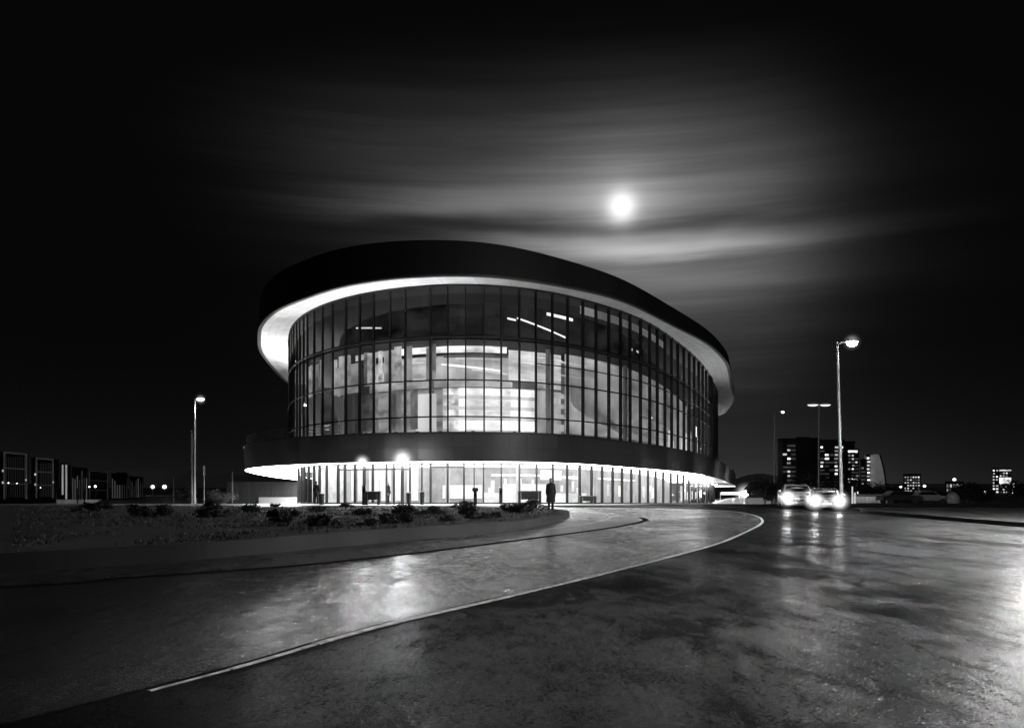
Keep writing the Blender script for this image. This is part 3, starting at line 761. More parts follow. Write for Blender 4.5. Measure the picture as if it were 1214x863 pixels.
# floodlights on slim posts before the entrance
def floodpost(px, Y, py, r, m, label):
    b = at(px, Y); e = empty('floodlight_post', b); tag(e, label, 'floodlight')
    h = zpy(py, Y) - b.z
    mb = MB(); mb.tube([(0, 0, 0), (0, 0, h)], .05, 8); mb.build('pole', M['black'], e, True)
    mb = MB(); mb.lathe([(r*.5, .0), (r*.95, .03), (r*.95, .10), (r*.3, .2)], (0, 0, 0), 16); mb.v = [(x, z + .04, h + y) for x, y, z in mb.v]; mb.box(-r*1.2, r*1.2, -r*1.1, .1, h + r*1.05, h + r*1.05 + .04); mb.build('lamp_housing', M['black'], e)  # flat hood added over the lens to keep light off the fascia
    mb = MB()
    for i in range(5):
        a0 = math.pi*i/10
    prof = [(r*math.cos(a)*1.0, r*math.sin(a)) for a in [(-90 + 180*k/10)*math.pi/180 for k in range(1, 10)]]
    mb.lathe(prof, (0, -.02, h), 20, 1, .8); mb.build('lens', m, e, True); glow_ball((0, -.3, h), .5 + r*3.2, 6, e)
floodpost(478, 59.5, 545, .24, M['flood'], 'brightest floodlight on a slim post right of centre of the glass entrance doors')
floodpost(430.5, 59.8, 548, .12, M['flood2'], 'smaller floodlight with box housing on post left of the brightest floodlight')

# dark hoarding left of the podium wall
e = empty('service_wall', at(320, 112)); tag(e, 'dark panelled rear wall seen under the left end of the podium', 'wall')
mb = MB(); g = e.location.z
for i in range(18):
    x0 = -6.0 + i*.78; mb.box(x0, x0+.74, 0, .15, 0, 3.1)
mb.build('cladding', M['bld'], e)
mb = MB(); mb.box(-1.4, 8.0, -.5, -.35, .0, .95); mb.build('low_wall', em(.05, .7, .8), e)  # low wall glows faintly in place of light falling on it

# ------------------------------------------------------------------ people
def skin_mesh(verts, edges, radii, level=2):
    me = bpy.data.meshes.new('tmp'); me.from_pydata(verts, edges, []); o = bpy.data.objects.new('tmp', me); COL.objects.link(o)
    sk = o.modifiers.new('s', 'SKIN'); sk.use_smooth_shade = True
    for i, r in enumerate(radii):
        d = me.skin_vertices[0].data[i]; d.radius = r if isinstance(r, tuple) else (r, r); d.use_root = (i == 0)
    sb = o.modifiers.new('b', 'SUBSURF'); sb.levels = level; sb.render_levels = level
    return o
def bake(objs, name, m, parent, voxel=None):
    dg = bpy.context.evaluated_depsgraph_get(); bm = bmesh.new()
    for o in objs:
        ev = o.evaluated_get(dg); me = bpy.data.meshes.new_from_object(ev); me.transform(o.matrix_world); bm.from_mesh(me)
    me = bpy.data.meshes.new(name); bm.to_mesh(me); bm.free()
    for o in objs: bpy.data.objects.remove(o)
    res = bpy.data.objects.new(name, me); COL.objects.link(res)
    if voxel:
        rm = res.modifiers.new('r', 'REMESH'); rm.mode = 'VOXEL'; rm.voxel_size = voxel; rm.use_smooth_shade = True
        dg = bpy.context.evaluated_depsgraph_get(); me2 = bpy.data.meshes.new_from_object(res.evaluated_get(dg)); res.modifiers.clear(); res.data = me2; me = me2
    me.materials.clear(); me.materials.append(m)
    for p in me.polygons: p.use_smooth = True
    res.parent = parent; return res
def person(loc, rz, label, H=1.75, coat_len=.9, coat=True, arm=12, stance=.11, step=.0, hair='hair', cloth='cloth', pants='cloth2', arm_bend=10):
    e = empty('person', loc, rz); tag(e, label, 'person'); k = H / 1.75
    # joints: facing -Y
    hipz, kneez, ank = .92, .49, .09; shz = 1.44
    def armj(s):
        a, b = R(arm), R(arm_bend); sh = Vector((s*.185, 0, shz-.03)); el = sh + Vector((s*math.sin(a)*.29, .02, -math.cos(a)*.29))
        wr = el + Vector((s*math.sin(a*.3)*.25, -math.sin(b)*.25, -math.cos(b)*.25)); return sh, el, wr
    V, E, Rr = [], [], []
    def add(p, r, par=None):
        V.append(tuple(p)); Rr.append(r)
        if par is not None: E.append((par, len(V)-1))
        return len(V)-1
    pel = add((0, 0, .95), (.145, .10)); ab = add((0, 0, 1.12), (.13, .09), pel); ch = add((0, .005, 1.30), (.155, .105), ab)
    up = add((0, .01, 1.42), (.10, .08), ch); nk = add((0, .0, 1.50), .052, up); nk2 = add((0, -.012, 1.56), .05, nk)
    hands = []
    for s in (-1, 1):
        sh, el, wr = armj(s)
        a = add(sh, .058, up); b = add(sh.lerp(el, .5), .048, a); c = add(el, .04, b); d = add(wr, .027, c); pm = add(wr + Vector((0, -.01, -.05)), (.022, .035), d); p2 = add(wr + Vector((0, -.014, -.085)), (.016, .036), pm)
        hands.append((s, wr))
        hx = s*.09; fx = s*stance; sy = step*s
        h = add((hx, 0, .90), .088, pel); th = add((hx*.6+fx*.4, sy*.3, .70), .078, h); kn = add((fx, sy*.5-.01, kneez), .056, th)
        cf = add((fx, sy*.7+.02, .34), .053, kn); an = add((fx, sy+.02, ank), .036, cf); ft = add((fx+s*.02, sy-.07, .04), (.04, .03), an); add((fx+s*.03, sy-.15, .035), (.035, .022), ft)
    body = skin_mesh([Vector(v)*k for v in V], E, [tuple(x*k for x in r) if isinstance(r, tuple) else r*k for r in Rr])
    parts = [body]
    for s, wr in hands:       # four unequal curled fingers and a thumb
        for i, (ly, ln) in enumerate(((-.034, .066), (-.012, .074), (.010, .070), (.030, .054))):
            b0 = wr + Vector((0, ly-.012, -.075)); b1 = b0 + Vector((-s*.004, -.002, -ln*.45)); b2 = b1 + Vector((-s*.012, -.003, -ln*.33)); b3 = b2 + Vector((-s*.014, 0, -ln*.2))
            parts.append(skin_mesh([b0*k, b1*k, b2*k, b3*k], [(0,1),(1,2),(2,3)], [.009, .0088, .008, .007], 1))
        t0 = wr + Vector((-s*.004, -.035, -.04)); t1 = t0 + Vector((-s*.012, -.022, -.025)); t2 = t1 + Vector((-s*.008, -.008, -.028))
        parts.append(skin_mesh([t0*k, t1*k, t2*k], [(0,1),(1,2)], [.012, .010, .008], 1))
    def ell(c, r, seg=20):
        bm = bmesh.new(); bmesh.ops.create_uvsphere(bm, u_segments=seg, v_segments=seg//2+2, radius=1)
        bmesh.ops.transform(bm, matrix=Matrix.Translation(Vector(c)*k) @ Matrix.Diagonal((*[x*k for x in r], 1)), verts=bm.verts)
        me = bpy.data.meshes.new('tmp'); bm.to_mesh(me); bm.free(); o = bpy.data.objects.new('tmp', me); COL.objects.link(o); return o
    parts += [ell((0, .005, 1.665), (.074, .092, .085)), ell((0, -.022, 1.60), (.055, .068, .062)), ell((0, -.098, 1.628), (.013, .022, .02)), ell((0, -.086, 1.592), (.026, .014, .007)),
              ell((-.076, .008, 1.638), (.012, .02, .032)), ell((.076, .008, 1.638), (.012, .02, .032)), ell((-.03, -.076, 1.652), (.014, .012, .009)), ell((.03, -.076, 1.652), (.014, .012, .009)), ell((0, -.07, 1.672), (.05, .022, .01))]
    bake(parts, 'body', M['skin'], e, .007)
    hr = [ell((0, .022, 1.685), (.083, .095, .086)), ell((0, .05, 1.63), (.07, .06, .075))]
    bake(hr, 'hair', M[hair], e, .009)
    # trousers
    V, E, Rr = [], [], []
    w = add((0, 0, 1.0), (.15, .108)); pl = add((0, 0, .93), (.155, .115), w)
    for s in (-1, 1):
        hx = s*.09; fx = s*stance; sy = step*s
        h = add((hx, 0, .88), .10, pl); th = add((hx*.6+fx*.4, sy*.3, .70), .092, h); kn = add((fx, sy*.5-.01, kneez), .076, th); cf = add((fx, sy*.7+.015, .30), .07, kn); add((fx, sy+.02, .07), .066, cf)
    bake([skin_mesh([Vector(v)*k for v in V], E, [tuple(x*k for x in r) if isinstance(r, tuple) else r*k for r in Rr])], 'trousers', M[pants], e)
    for s in (-1, 1):
        fx = s*stance; sy = step*s
        bake([ell((fx+s*.012, sy-.05, .045), (.05, .14, .047)), ell((fx, sy+.02, .07), (.045, .055, .05))], 'shoe', M['shoe'], e, .009)
    # coat: torso skirt + sleeves
    V, E, Rr = [], [], []
    c0 = add((0, .005, 1.30), (.19, .135)); c1 = add((0, .01, 1.43), (.13, .10), c0); add((0, .01, 1.51), (.072, .066), c1)
    for s in (-1, 1):
        sh, el, wr = armj(s); a = add(sh, .078, c1); b = add(sh.lerp(el, .5), .07, a); c = add(el, .06, b); d = add(wr + Vector((0, 0, .01)), .048, c)
    obs = [skin_mesh([Vector(v)*k for v in V], E, [tuple(x*k for x in r) if isinstance(r, tuple) else r*k for r in Rr])]
    mb = MB(); prof = []
    bot = 1.42 - coat_len; seg = 28; rows = 12
    for i in range(rows):
        u = i/(rows-1); z = 1.42 + (bot-1.42)*u
        rx = .185 + (.0 if u < .3 else 0) - .02*math.sin(min(1, u*1.8)*math.pi) + (.06*u if coat_len > .8 else .01*u); ry = rx*.68
        for kk in range(seg):
            a = 2*math.pi*kk/seg; f = 1 + .035*u*math.sin(a*5+1) + (-.05*u if abs(a - 1.5*math.pi) < .12 else 0)
            mb.v.append((rx*f*math.cos(a)*k, ry*f*math.sin(a)*k, z*k))
    for i in range(rows-1):
        for kk in range(seg):
            k2 = (kk+1) % seg; mb.f.append((i*seg+kk, i*seg+k2, (i+1)*seg+k2, (i+1)*seg+kk)); mb.uv.append(None)
    mb.f.append(tuple(range(seg))); mb.uv.append(None); mb.f.append(tuple((rows-1)*seg+q for q in range(seg))[::-1]); mb.uv.append(None)
    o = mb.build('tmp', M['cloth']); obs.append(o)
    bake(obs, 'coat' if coat_len > .7 else 'jacket', M[cloth], e, .012)
    V, E, Rr = [], [], []
    mb = MB()   # collar
    mb.lathe([(.075*k, 1.47*k), (.088*k, 1.50*k), (.078*k, 1.54*k), (.068*k, 1.535*k)], (0, .012, 0), 16, 1, .9); mb.build('collar', M[cloth], e, True)
    return e
person(at(653, 41.0, .16), R(12), 'person in a long dark knee-length coat standing at the tip of the shrub bed', 1.70, .92, arm=9, stance=.10, pants='cloth2')
person(at(375, 61.0), R(165), 'person in a dark jacket beside a litter bin, leftmost of the people', 1.76, .62, arm=14, arm_bend=35, stance=.09)
person(at(460.5, 60.8), R(70), 'fair-haired person in a dark jacket before the entrance, left of the brightest floodlight', 1.68, .6, hair='hair_l', arm=8, arm_bend=25, stance=.08, step=.1)

# ------------------------------------------------------------------ forecourt furniture
def bin_(px, Y, h, w, label, group='litter bins on the forecourt'):
    e = empty('litter_bin', at(px, Y, .03)); tag(e, label, 'litter bin', group)
    mb = MB(); mb.lathe([(w*.42, 0), (w*.45, .05), (w*.5, h*.82), (w*.5, h*.86)], seg=18); mb.build('bin_body', M['black'], e, True)
    mb = MB(); mb.lathe([(w*.54, h*.86), (w*.56, h*.92), (w*.4, h*.98), (w*.1, h)], seg=18); mb.build('lid', M['dark_metal'], e, True)
    return e
bin_(381.2, 60.2, .82, .42, 'squat round litter bin at the feet of the leftmost person')
bin_(484.5, 60.0, .92, .38, 'round litter bin just right of the brightest floodlight')
bin_(500.5, 59.8, 1.0, .34, 'slim litter bin left of the framed glass entrance doors')
def pillar(px, Y, h, w, label, head=0.0):
    e = empty('ticket_machine', at(px, Y, .03)); tag(e, label, 'ticket machine')
    mb = MB(); mb.box(-w/2, w/2, -.14, .14, .04, h); mb.build('cabinet', M['black'], e, bevel=.02)
    mb = MB(); mb.box(-w*.36, w*.36, -.155, -.143, h*.62, h*.86); mb.build('screen', M['car_glass'], e)
    mb = MB(); mb.box(-w*.6, w*.6, -.18, .18, 0, .04); mb.build('base_plate', M['dark_metal'], e)
    if head:
        mb = MB(); mb.box(-w/2-head, w/2+head, -.2, .2, h+.002, h + .28); mb.build('hood', M['black'], e, bevel=.03)
pillar(431.5, 59.4, 1.42, .24, 'tall narrow ticket machine under the smaller floodlight')
pillar(563.5, 58.8, .98, .24, 'ticket machine with a wide hood right of the entrance doors', .1)
pillar(593.8, 61.5, 1.25, .26, 'plain ticket machine against the glass between two mullions')
def counter(px, Y, w, h, label):
    e = empty('counter_table', at(px, Y, .03)); tag(e, label, 'table')
    mb = MB(); mb.box(-w/2, w/2, -.3, .3, h-.06, h); mb.build('tabletop', M['pole_dark'], e, bevel=.01)
    for sx in (-1, 1):
        mb = MB(); mb.box(sx*(w/2-.12)-.1, sx*(w/2-.12)+.1, -.25, .25, 0, h-.062); mb.build('leg', M['black'], e)
    mb = MB(); mb.box(-w/2+.24, w/2-.24, -.2, -.15, h*.35, h-.064); mb.build('front_panel', M['black'], e)
counter(442, 59.6, 1.15, 1.0, 'standing-height table beside the tall narrow ticket machine')
counter(628, 61.2, 1.8, 1.02, 'long standing-height table left of the long-coated person')
counter(697, 62.0, 1.3, .62, 'low bench-like table by the glass right of the long-coated person')
for i, (px, Y, lab) in enumerate(((458, 59.9, 'left'), (467.3, 59.7, 'right'))):
    e = empty('banner_post', at(px, Y)); tag(e, 'thin dark post %s of the fair-haired person before the entrance' % lab, 'post', 'posts by the entrance')
    mb = MB(); mb.tube([(0, 0, 0), (0, 0, 2.9)], [.06, .04], 8); mb.build('pole', M['black'], e, True)
    mb = MB(); mb.lathe([(.13, 0), (.13, .03), (.07, .05)], seg=12); mb.build('base_plate', M['black'], e)

# ------------------------------------------------------------------ street lamps
def street_lamp(px, Y, pytop, side, arm, lens, label, r0=.1, lean=0.0, pole='pole', headw=.42, z0=None, both=False, headh=.12):
    b = at(px, Y) if z0 is None else at(px, Y, z0, False); H = zpy(pytop, Y) - b.z
    e = empty('street_lamp', b); tag(e, label, 'street lamp')
    mb = MB(); mb.tube([(0, 0, 0), (0, 0, .6), (0, 0, .62), (lean*.5, 0, H*.55), (lean, 0, H)], [r0*1.35, r0*1.3, r0, r0*.8, r0*.55], 12); mb.build('pole', M[pole], e, True)
    mb = MB(); mb.lathe([(r0*2.4, 0), (r0*2.4, .04), (r0*1.5, .06)], seg=14); mb.build('base_plate', M['dark_metal'], e)
    for sd in ((side, -side) if both else (side,)):
        mb = MB(); mb.tube([(lean, 0, H-.25), (lean + sd*arm*.4, 0, H-.06), (lean + sd*arm, 0, H)], [r0*.5, r0*.45, r0*.4], 8); mb.build('arm', M[pole], e, True)
        c = (lean + sd*(arm + headw*.9), 0, H+.02)
        hd = MB(); hd.lathe([(.02, headh*.9), (headw*.7, headh*.75), (headw, headh*.2), (headw*1.02, 0)], c, 18, 1, .5); ho = hd.build('lamp_head', M['dark_metal'], e, True)
        ln = MB(); ln.lathe([(headw*.98, -.002), (headw*.85, -headh*1.0), (headw*.5, -headh*1.7), (headw*.05, -headh*1.9)], c, 18, 1, .5); ln.build('lens', M[lens], ho, True)
        if lens in ('lamp', 'lamp_dim'): glow_ball((c[0], c[1], c[2] - .05), 0.8 if lens == 'lamp' else 1.0, 2.0 if lens == 'lamp' else .6, e, 1.0 if lens == 'lamp' else .4)
    return e
street_lamp(998, 56, 405, 1, .65, 'lamp', 'tallest street lamp, its bright head reaching right above the two cars', .12, -.32, headw=.42, headh=.2)
street_lamp(970.5, 88, 480, 1, .12, 'lamp_dim', 'double-headed street lamp standing behind the two cars', .1, .05, both=True, pole='pole_dark', headw=.62, headh=.08)
street_lamp(918.5, 100, 488, 1, .8, 'lamp_soft', 'slender street lamp with a tiny light, left of the dark tower', .13, 0, pole='pole_dark', headw=.2)
street_lamp(230.5, 90, 473, 1, .25, 'lamp', 'tall pale street lamp left of the arena with a small bright head', .14, .06, headw=.42, headh=.12)
e = empty('flag_pole', at(227.2, 88)); tag(e, 'shorter bare pole standing just left of the pale street lamp', 'pole')
mb = MB(); mb.tube([(0, 0, 0), (0, 0, 7.8)], [.11, .09], 10); mb.build('pole', M['pole_dark'], e, True)
mb = MB(); mb.lathe([(.05, 0), (.13, .06), (.14, .16), (.05, .24)], (0, 0, 7.8), 12); mb.build('finial', M['dark_metal'], e, True)
# the lamp beyond the right edge that lights the wet road there
street_lamp(1272, 30, 455, -1, .8, 'flood3', 'street lamp on the verge near the right edge of the road', .12, 0, headw=.5, headh=.2)
def lamp_light(loc, power, size=160, rad=.3):
    l = bpy.data.lights.new('street_light', 'SPOT'); l.energy = power; l.spot_size = R(size); l.spot_blend = .5; l.shadow_soft_size = rad
    o = bpy.data.objects.new('street_light', l); COL.objects.link(o); o.location = loc
lamp_light(at(1272, 30, zpy(455, 30) - .6) + Vector((-1.2, 0, 0)), 300, 160, .4)
lamp_light(Vector((at(1010, 56).x + .1, 55.9, zpy(408, 56) - .35)), 700, 165)
lamp_light(Vector((at(237, 90).x, 90, zpy(477, 90) - .3)), 1100, 165)

e = empty('street_lamp', (-7.0, -5.0, 0)); tag(e, 'unseen lamp post added behind the viewpoint to brighten the kerb line', 'street lamp')  # lamp added out of view to brighten the pale kerb line
mb = MB(); mb.tube([(0, 0, 0), (0, 0, 1), (0, 0, 8)], [.12, .1, .07], 12); mb.build('pole', M['pole'], e, True)
mb = MB(); mb.tube([(0, 0, 7.8), (.5, .5, 8.05), (1.2, 1.2, 8.1)], .05, 8); mb.build('arm', M['pole'], e, True)
mb = MB(); mb.lathe([(.05, .15), (.3, .12), (.36, .02), (.36, 0)], (1.4, 1.4, 8.1), 18); mb.build('lamp_head', M['dark_metal'], e, True)
l = bpy.data.lights.new('street_light', 'SPOT'); l.energy = 7500; l.spot_size = R(50); l.spot_blend = .9; l.shadow_soft_size = .15  # the added lamp's spot, aimed along the kerb line
o = bpy.data.objects.new('street_light', l); COL.objects.link(o); o.location = (-5.6, -3.6, 8.0); o.rotation_euler = (Vector((3.6, 18.5, 0)) - Vector((-5.6, -3.6, 8.0))).to_track_quat('-Z', 'Y').to_euler()

# ------------------------------------------------------------------ cars
def car(loc, rz, label, W, H, Ln, bonnet_h, hood_frac, screen_frac, paint, tall=False):
    e = empty('car', loc, rz); tag(e, label, 'car')
    # stations from nose (y=0) to tail, car faces -Y
    st = []
    def station(y, wl, zb, zs, wr, zr):    # half width at belt, bottom z, shoulder z, half width roof, roof z
        st.append([(0, zb), (wl*.82, zb), (wl*.97, zb+.10), (wl, (zb+zs)/2), (wl*.97, zs-.05), (wl*.90, zs), (wr, zr-.02 if zr > zs + .05 else zs+.005), (wr*.6, zr), (0, zr+.015)] + [y])
    hw = W/2; bh = bonnet_h
    y1 = Ln*hood_frac; y2 = Ln*screen_frac; y3 = Ln*(.80 if tall else .70); y4 = Ln*(.97 if tall else .86)
    station(0, hw*.80, .30, bh*.72, hw*.62, bh*.73)
    station(.10, hw*.92, .22, bh*.84, hw*.70, bh*.86)
    station(.35, hw*.98, .20, bh*.93, hw*.74, bh*.95)
    station(y1*.6, hw, .20, bh*.97, hw*.76, bh*1.0)
    station(y1, hw, .20, bh, hw*.80, bh*1.03)
    station((y1+y2)/2, hw, .20, bh*1.01, hw*.78, (bh+H)/2+.06)
    station(y2, hw, .20, bh*1.02, hw*.72, H-.05)
    station((y2+y3)/2, hw, .20, bh*1.03, hw*.71, H)
    station(y3, hw, .20, bh*1.03, hw*.70, H-.05)
    station(y4, hw*.98, .22, bh*1.02, hw*.74, bh*1.05 if not tall else H*.86)
    station(Ln-.08, hw*.93, .25, bh*.98, hw*.72, bh*1.0)
    station(Ln, hw*.84, .34, bh*.85, hw*.66, bh*.86)
    bm = bmesh.new(); rings = []
    for s in st:
        y = s[-1]; pr = s[:-1]; ring = [(x, y, z) for x, z in pr] + [(-x, y, z) for x, z in pr[-2:0:-1]]
        rings.append([bm.verts.new(p) for p in ring])
    n = len(rings[0])
    for a, b in zip(rings[:-1], rings[1:]):
        for i in range(n): bm.faces.new((a[i], a[(i+1) % n], b[(i+1) % n], b[i]))
    bm.faces.new(rings[0][::-1]); bm.faces.new(rings[-1])
    bmesh.ops.recalc_face_normals(bm, faces=bm.faces)
    me = bpy.data.meshes.new('body'); bm.to_mesh(me); bm.free(); me.materials.append(M[paint])
    for p in me.polygons: p.use_smooth = True
    me.set_sharp_from_angle(angle=R(50))
    o = bpy.data.objects.new('body', me); COL.objects.link(o); o.parent = e; o.location = (0, -Ln/2, 0)
    Y = lambda y: y - Ln/2
    mb = MB()     # windscreen proud of the body
    w0, w1 = hw*.76, hw*.66; zA, zB = bh*1.07, H-.10; ym = Y(y1)+.0
    k = (y2-y1)
    ya, yb = Y(y1)-.03, Y(y2)-.03
    mb.quad([(-w0, ya+.03, zA), (w0, ya+.03, zA), (w1, yb-.06, zB), (-w1, yb-.06, zB)])
    mb.v = [(x, y-.035, z+.03) for x, y, z in mb.v]
    mb.build('windscreen', M['car_glass'], e)
    for s in (-1, 1):
        mb = MB(); mb.quad([(s*hw*.93, Y(y1)+.35, bh*1.06), (s*hw*.93, Y(y4)-.25, bh*1.07), (s*hw*.745, Y(y3), H-.12), (s*hw*.75, Y(y2)+.1, H-.12)]); mb.v = [(x+s*.03, y, z) for x, y, z in mb.v]; mb.build('side_window', M['car_glass'], e)
        mb = MB(); mb.cbox((s*(hw+.10), Y(y1)+.25, bh+.12), .2, .1, .14); mb.build('wing_mirror', M[paint], e, bevel=.03)
        for yy in (.85, Ln-.85):
            w = MB(); R0 = .32; cx = s*(hw-.12)
            prof = [(R0-.02, -.10), (R0, -.07), (R0, .07), (R0-.02, .10)]
            w.lathe(prof, (0, 0, 0), 24); w.v = [(cx + z, Y(yy) + x, y + R0) for x, y, z in w.v]; wo = w.build('wheel', M['tyre'], e, True)
            r2 = MB(); r2.lathe([(.20, -.01), (.20, .02), (.06, .035)], (0, 0, 0), 18); r2.v = [(cx + s*.1 + s*z, Y(yy) + x, y + R0) for x, y, z in r2.v]; r2.build('rim', M['rim'], wo, True)
        c = (s*hw*.72, Y(.07), bh*.72); mb = MB()
        prof = [(.02, -.12), (.12, -.09), (.17, 0), (.175, .03)]
        mb.lathe(prof, (0, 0, 0), 16); mb.v = [(c[0] + x*1.25, c[1] + z, c[2] + y*.8) for x, y, z in mb.v]; mb.build('headlight', M['head'], e, True); glow_ball((c[0], c[1] - .12, c[2]), .85, 9, e)
        mb = MB(); mb.lathe([(.06, -.02), (.06, .02)], (0, 0, 0), 12); mb.v = [(s*hw*.62 + x, Y(.06) + z, .34 + y) for x, y, z in mb.v]; mb.build('fog_lamp', M['lamp_dim'], e)
        l = bpy.data.lights.new('beam', 'SPOT'); l.energy = 90; l.spot_size = R(50); l.spot_blend = .8; l.shadow_soft_size = .08
        lo = bpy.data.objects.new('headlight_beam', l); COL.objects.link(lo); lo.parent = e; lo.location = (c[0], Y(0)-.12, c[2]); lo.rotation_euler = (R(84), 0, R(180)); 
    mb = MB()
    for i in range(4): mb.box(-hw*.42, hw*.42, Y(0)-.025, Y(.04), bh*.56+i*.05, bh*.56+i*.05+.03)
    mb.build('grille', M['rim'], e)
    mb = MB(); mb.box(-hw*.45, hw*.45, Y(0)-.012, Y(.05), bh*.50, bh*.80); mb.build('grille_recess', M['black'], e)
    mb = MB(); mb.box(-hw*.86, hw*.86, Y(-.05), Y(.2), .24, .44); mb.build('bumper', M[paint], e, bevel=.04)
    mb = MB(); mb.box(-.26, .26, Y(-.07), Y(-.052), .36, .47); mb.build('number_plate', M['plate'], e)
    for s in (-1, 1):
        mb = MB(); mb.tube([(s*hw*.62, Y(y2)+.05, H), (s*hw*.62, Y(y3), H+.01)], .02, 6); mb.build('roof_rail', M['rim'], e)
    return e
car(at(947.5, 50.5) + Vector((.25*2.3, .97*2.3, 0)), R(-14), 'taller pale van-like car with headlights on, left of the two on the road', 2.0, 1.52, 4.6, .98, .24, .40, 'car_white', True)
car(at(980.5, 46.8) + Vector((.31*2.25, .95*2.25, 0)), R(-18), 'low sedan with pale roof line and headlights on, right of the two on the road', 1.82, 1.32, 4.5, .82, .28, .46, 'car_grey')

# ------------------------------------------------------------------ planting
def leaf_cloud(rad, n, size, seed, flat=1.0, squash=(1, 1, 1)):
    r = random.Random(seed); mb = MB(); lumps = []
    for _ in range(9):
        a = r.uniform(0, 2*math.pi); u = r.uniform(.1, .75); lumps.append((Vector((math.cos(a)*u*squash[0], math.sin(a)*u*squash[1], r.uniform(.1, .85)*squash[2]))*rad, rad*r.uniform(.25, .5)))
    for _ in range(n):
        c, lr = r.choice(lumps); d = Vector((r.gauss(0, 1), r.gauss(0, 1), r.gauss(0, 1))).normalized(); p = c + d*lr*r.uniform(.55, 1.1)
        if p.z < .01: p.z = abs(p.z)*.3 + .01
        t = Vector((r.gauss(0, 1), r.gauss(0, 1), r.gauss(0, .7))).normalized(); b = t.cross(d).normalized() if t.cross(d).length > .1 else Vector((1, 0, 0)); s = size*r.uniform(.5, 1.4)
        mb.quad([p - t*s, p + b*s*.4, p + t*s, p - b*s*.4])
    return mb
shrub_src = []
for i in range(5):
    e = empty('shrub', (0, 0, -50)); 
    mb = leaf_cloud(.5, 900, .06, 40+i, squash=(1.3, 1.1, .75)); mb.build('foliage', M['leaf'], e)
    mb = MB(); rr = random.Random(i)
    for k in range(7):
        a = rr.uniform(0, 6.28); mb.tube([(0, 0, -.02), (math.cos(a)*.18, math.sin(a)*.18, .2), (math.cos(a)*.4, math.sin(a)*.35, .38)], [.015, .01, .005], 5)
    mb.build('stem', M['bark'], e); shrub_src.append(e)
shrubs = [(476, 608, 2.0, 'roundest dark shrub in the bed, under the brightest floodlight'), (381, 621, 2.0, 'broad flat shrub near the kerb below the leftmost person'), (337, 617, 2.3, 'wide sprawling shrub left of the broad flat shrub'), (471, 619, 2.0, 'low spreading shrub just in front of the roundest shrub'), (560, 613, 2.2, 'dense mounded shrub close to the kerb below the hooded ticket machine'), (511, 609, 1.7, 'flat shrub between the roundest and the mounded shrubs'), (550, 601, 1.4, 'small round shrub at the back of the bed by the hooded ticket machine'),
          (605, 605, 1.8, 'loose shrub behind the kerb left of the long table'), (621, 607, 2.0, 'spreading shrub touching the kerb near the bed tip'), (635, 601, 1.6, 'upright spiky shrub just left of the long-coated person'), (300, 606, 1.6, 'low dark shrub at the left back of the bed near the forecourt'), (250, 612, 2.0, 'dim shrub in the unlit left of the bed'), (378, 606, 1.2, 'small shrub at the feet of the leftmost person'), (430, 609, 1.3, 'small ragged shrub below the smaller floodlight'),
          (436, 622, 1.5, 'ragged shrub near the kerb left of the low spreading one'), (250, 597, 1.1, 'tiny mound of leaves on the bed edge right of the pale street lamp'), (412, 598, .9, 'tiny tuft of leaves against the bright paving'), (327, 599, .8, 'tiny plant on the bed edge in front of the low lit wall'), (180, 611, 2.2, 'wide unlit shrub at the far left of the bed'), (110, 606, 2.0, 'unlit shrub below the row of dark buildings'), (589, 612, 1.0, 'low tuft between the mounded shrub and the loose shrub'), (530, 617, 1.1, 'small tuft on the soil left of the mounded shrub')]
import math as _m
for i, (px, py, s, lab) in enumerate(shrubs):
    Y = 20.0
    for _ in range(30): Y = (CAMZ - bedz(0, Y)) * F / (py - HY)*.5 + Y*.5
    Y = min(Y, 53)
    src = shrub_src[i % 5]; e = src if i < 5 else copy_tree(src)
    e.location = at(px, Y, bedz(0, Y) - .03); e.rotation_euler = (0, 0, random.uniform(0, 6)); sc = s * Y / 34 * .72
    e.scale = (sc, sc, sc * random.uniform(.6, .8)); tag(e, lab, 'shrub', 'shrubs in the planted bed')
# dry ground cover on the bed
def poly_in(x, y, poly):
    c = False; n = len(poly); j = n-1
    for i in range(n):
        if (poly[i][1] > y) != (poly[j][1] > y) and x < (poly[j][0]-poly[i][0])*(y-poly[i][1])/(poly[j][1]-poly[i][1]) + poly[i][0]: c = not c
        j = i
    return c
mb = MB(); rg = random.Random(3); bp = bed_front + bed_back; cnt = 0
while cnt < 12000:
    Y = rg.uniform(14, 53); X = rg.uniform(-.62, .07) * Y
    if not poly_in(X + .35, Y - .35, bp) or not poly_in(X + .4, Y, bp): continue
    if mnoise.noise(Vector((X*.5, Y*.35, 0))) < rg.uniform(-.35, .3): continue
    cnt += 1; z = bedz(X, Y) - .03; h = rg.uniform(.02, .075) * (1 + Y/80); a = rg.uniform(0, 6.28); w = h*.3; dx, dy = rg.gauss(0, h*.5), rg.gauss(0, h*.5)
    mb.quad([(X - math.cos(a)*w, Y - math.sin(a)*w, z), (X + math.cos(a)*w, Y + math.sin(a)*w, z), (X+dx, Y+dy, z+h)])
tag(mb.build('ground_cover', M['grass']), 'dry low ground cover over the planted bed', 'ground cover', kind='stuff')

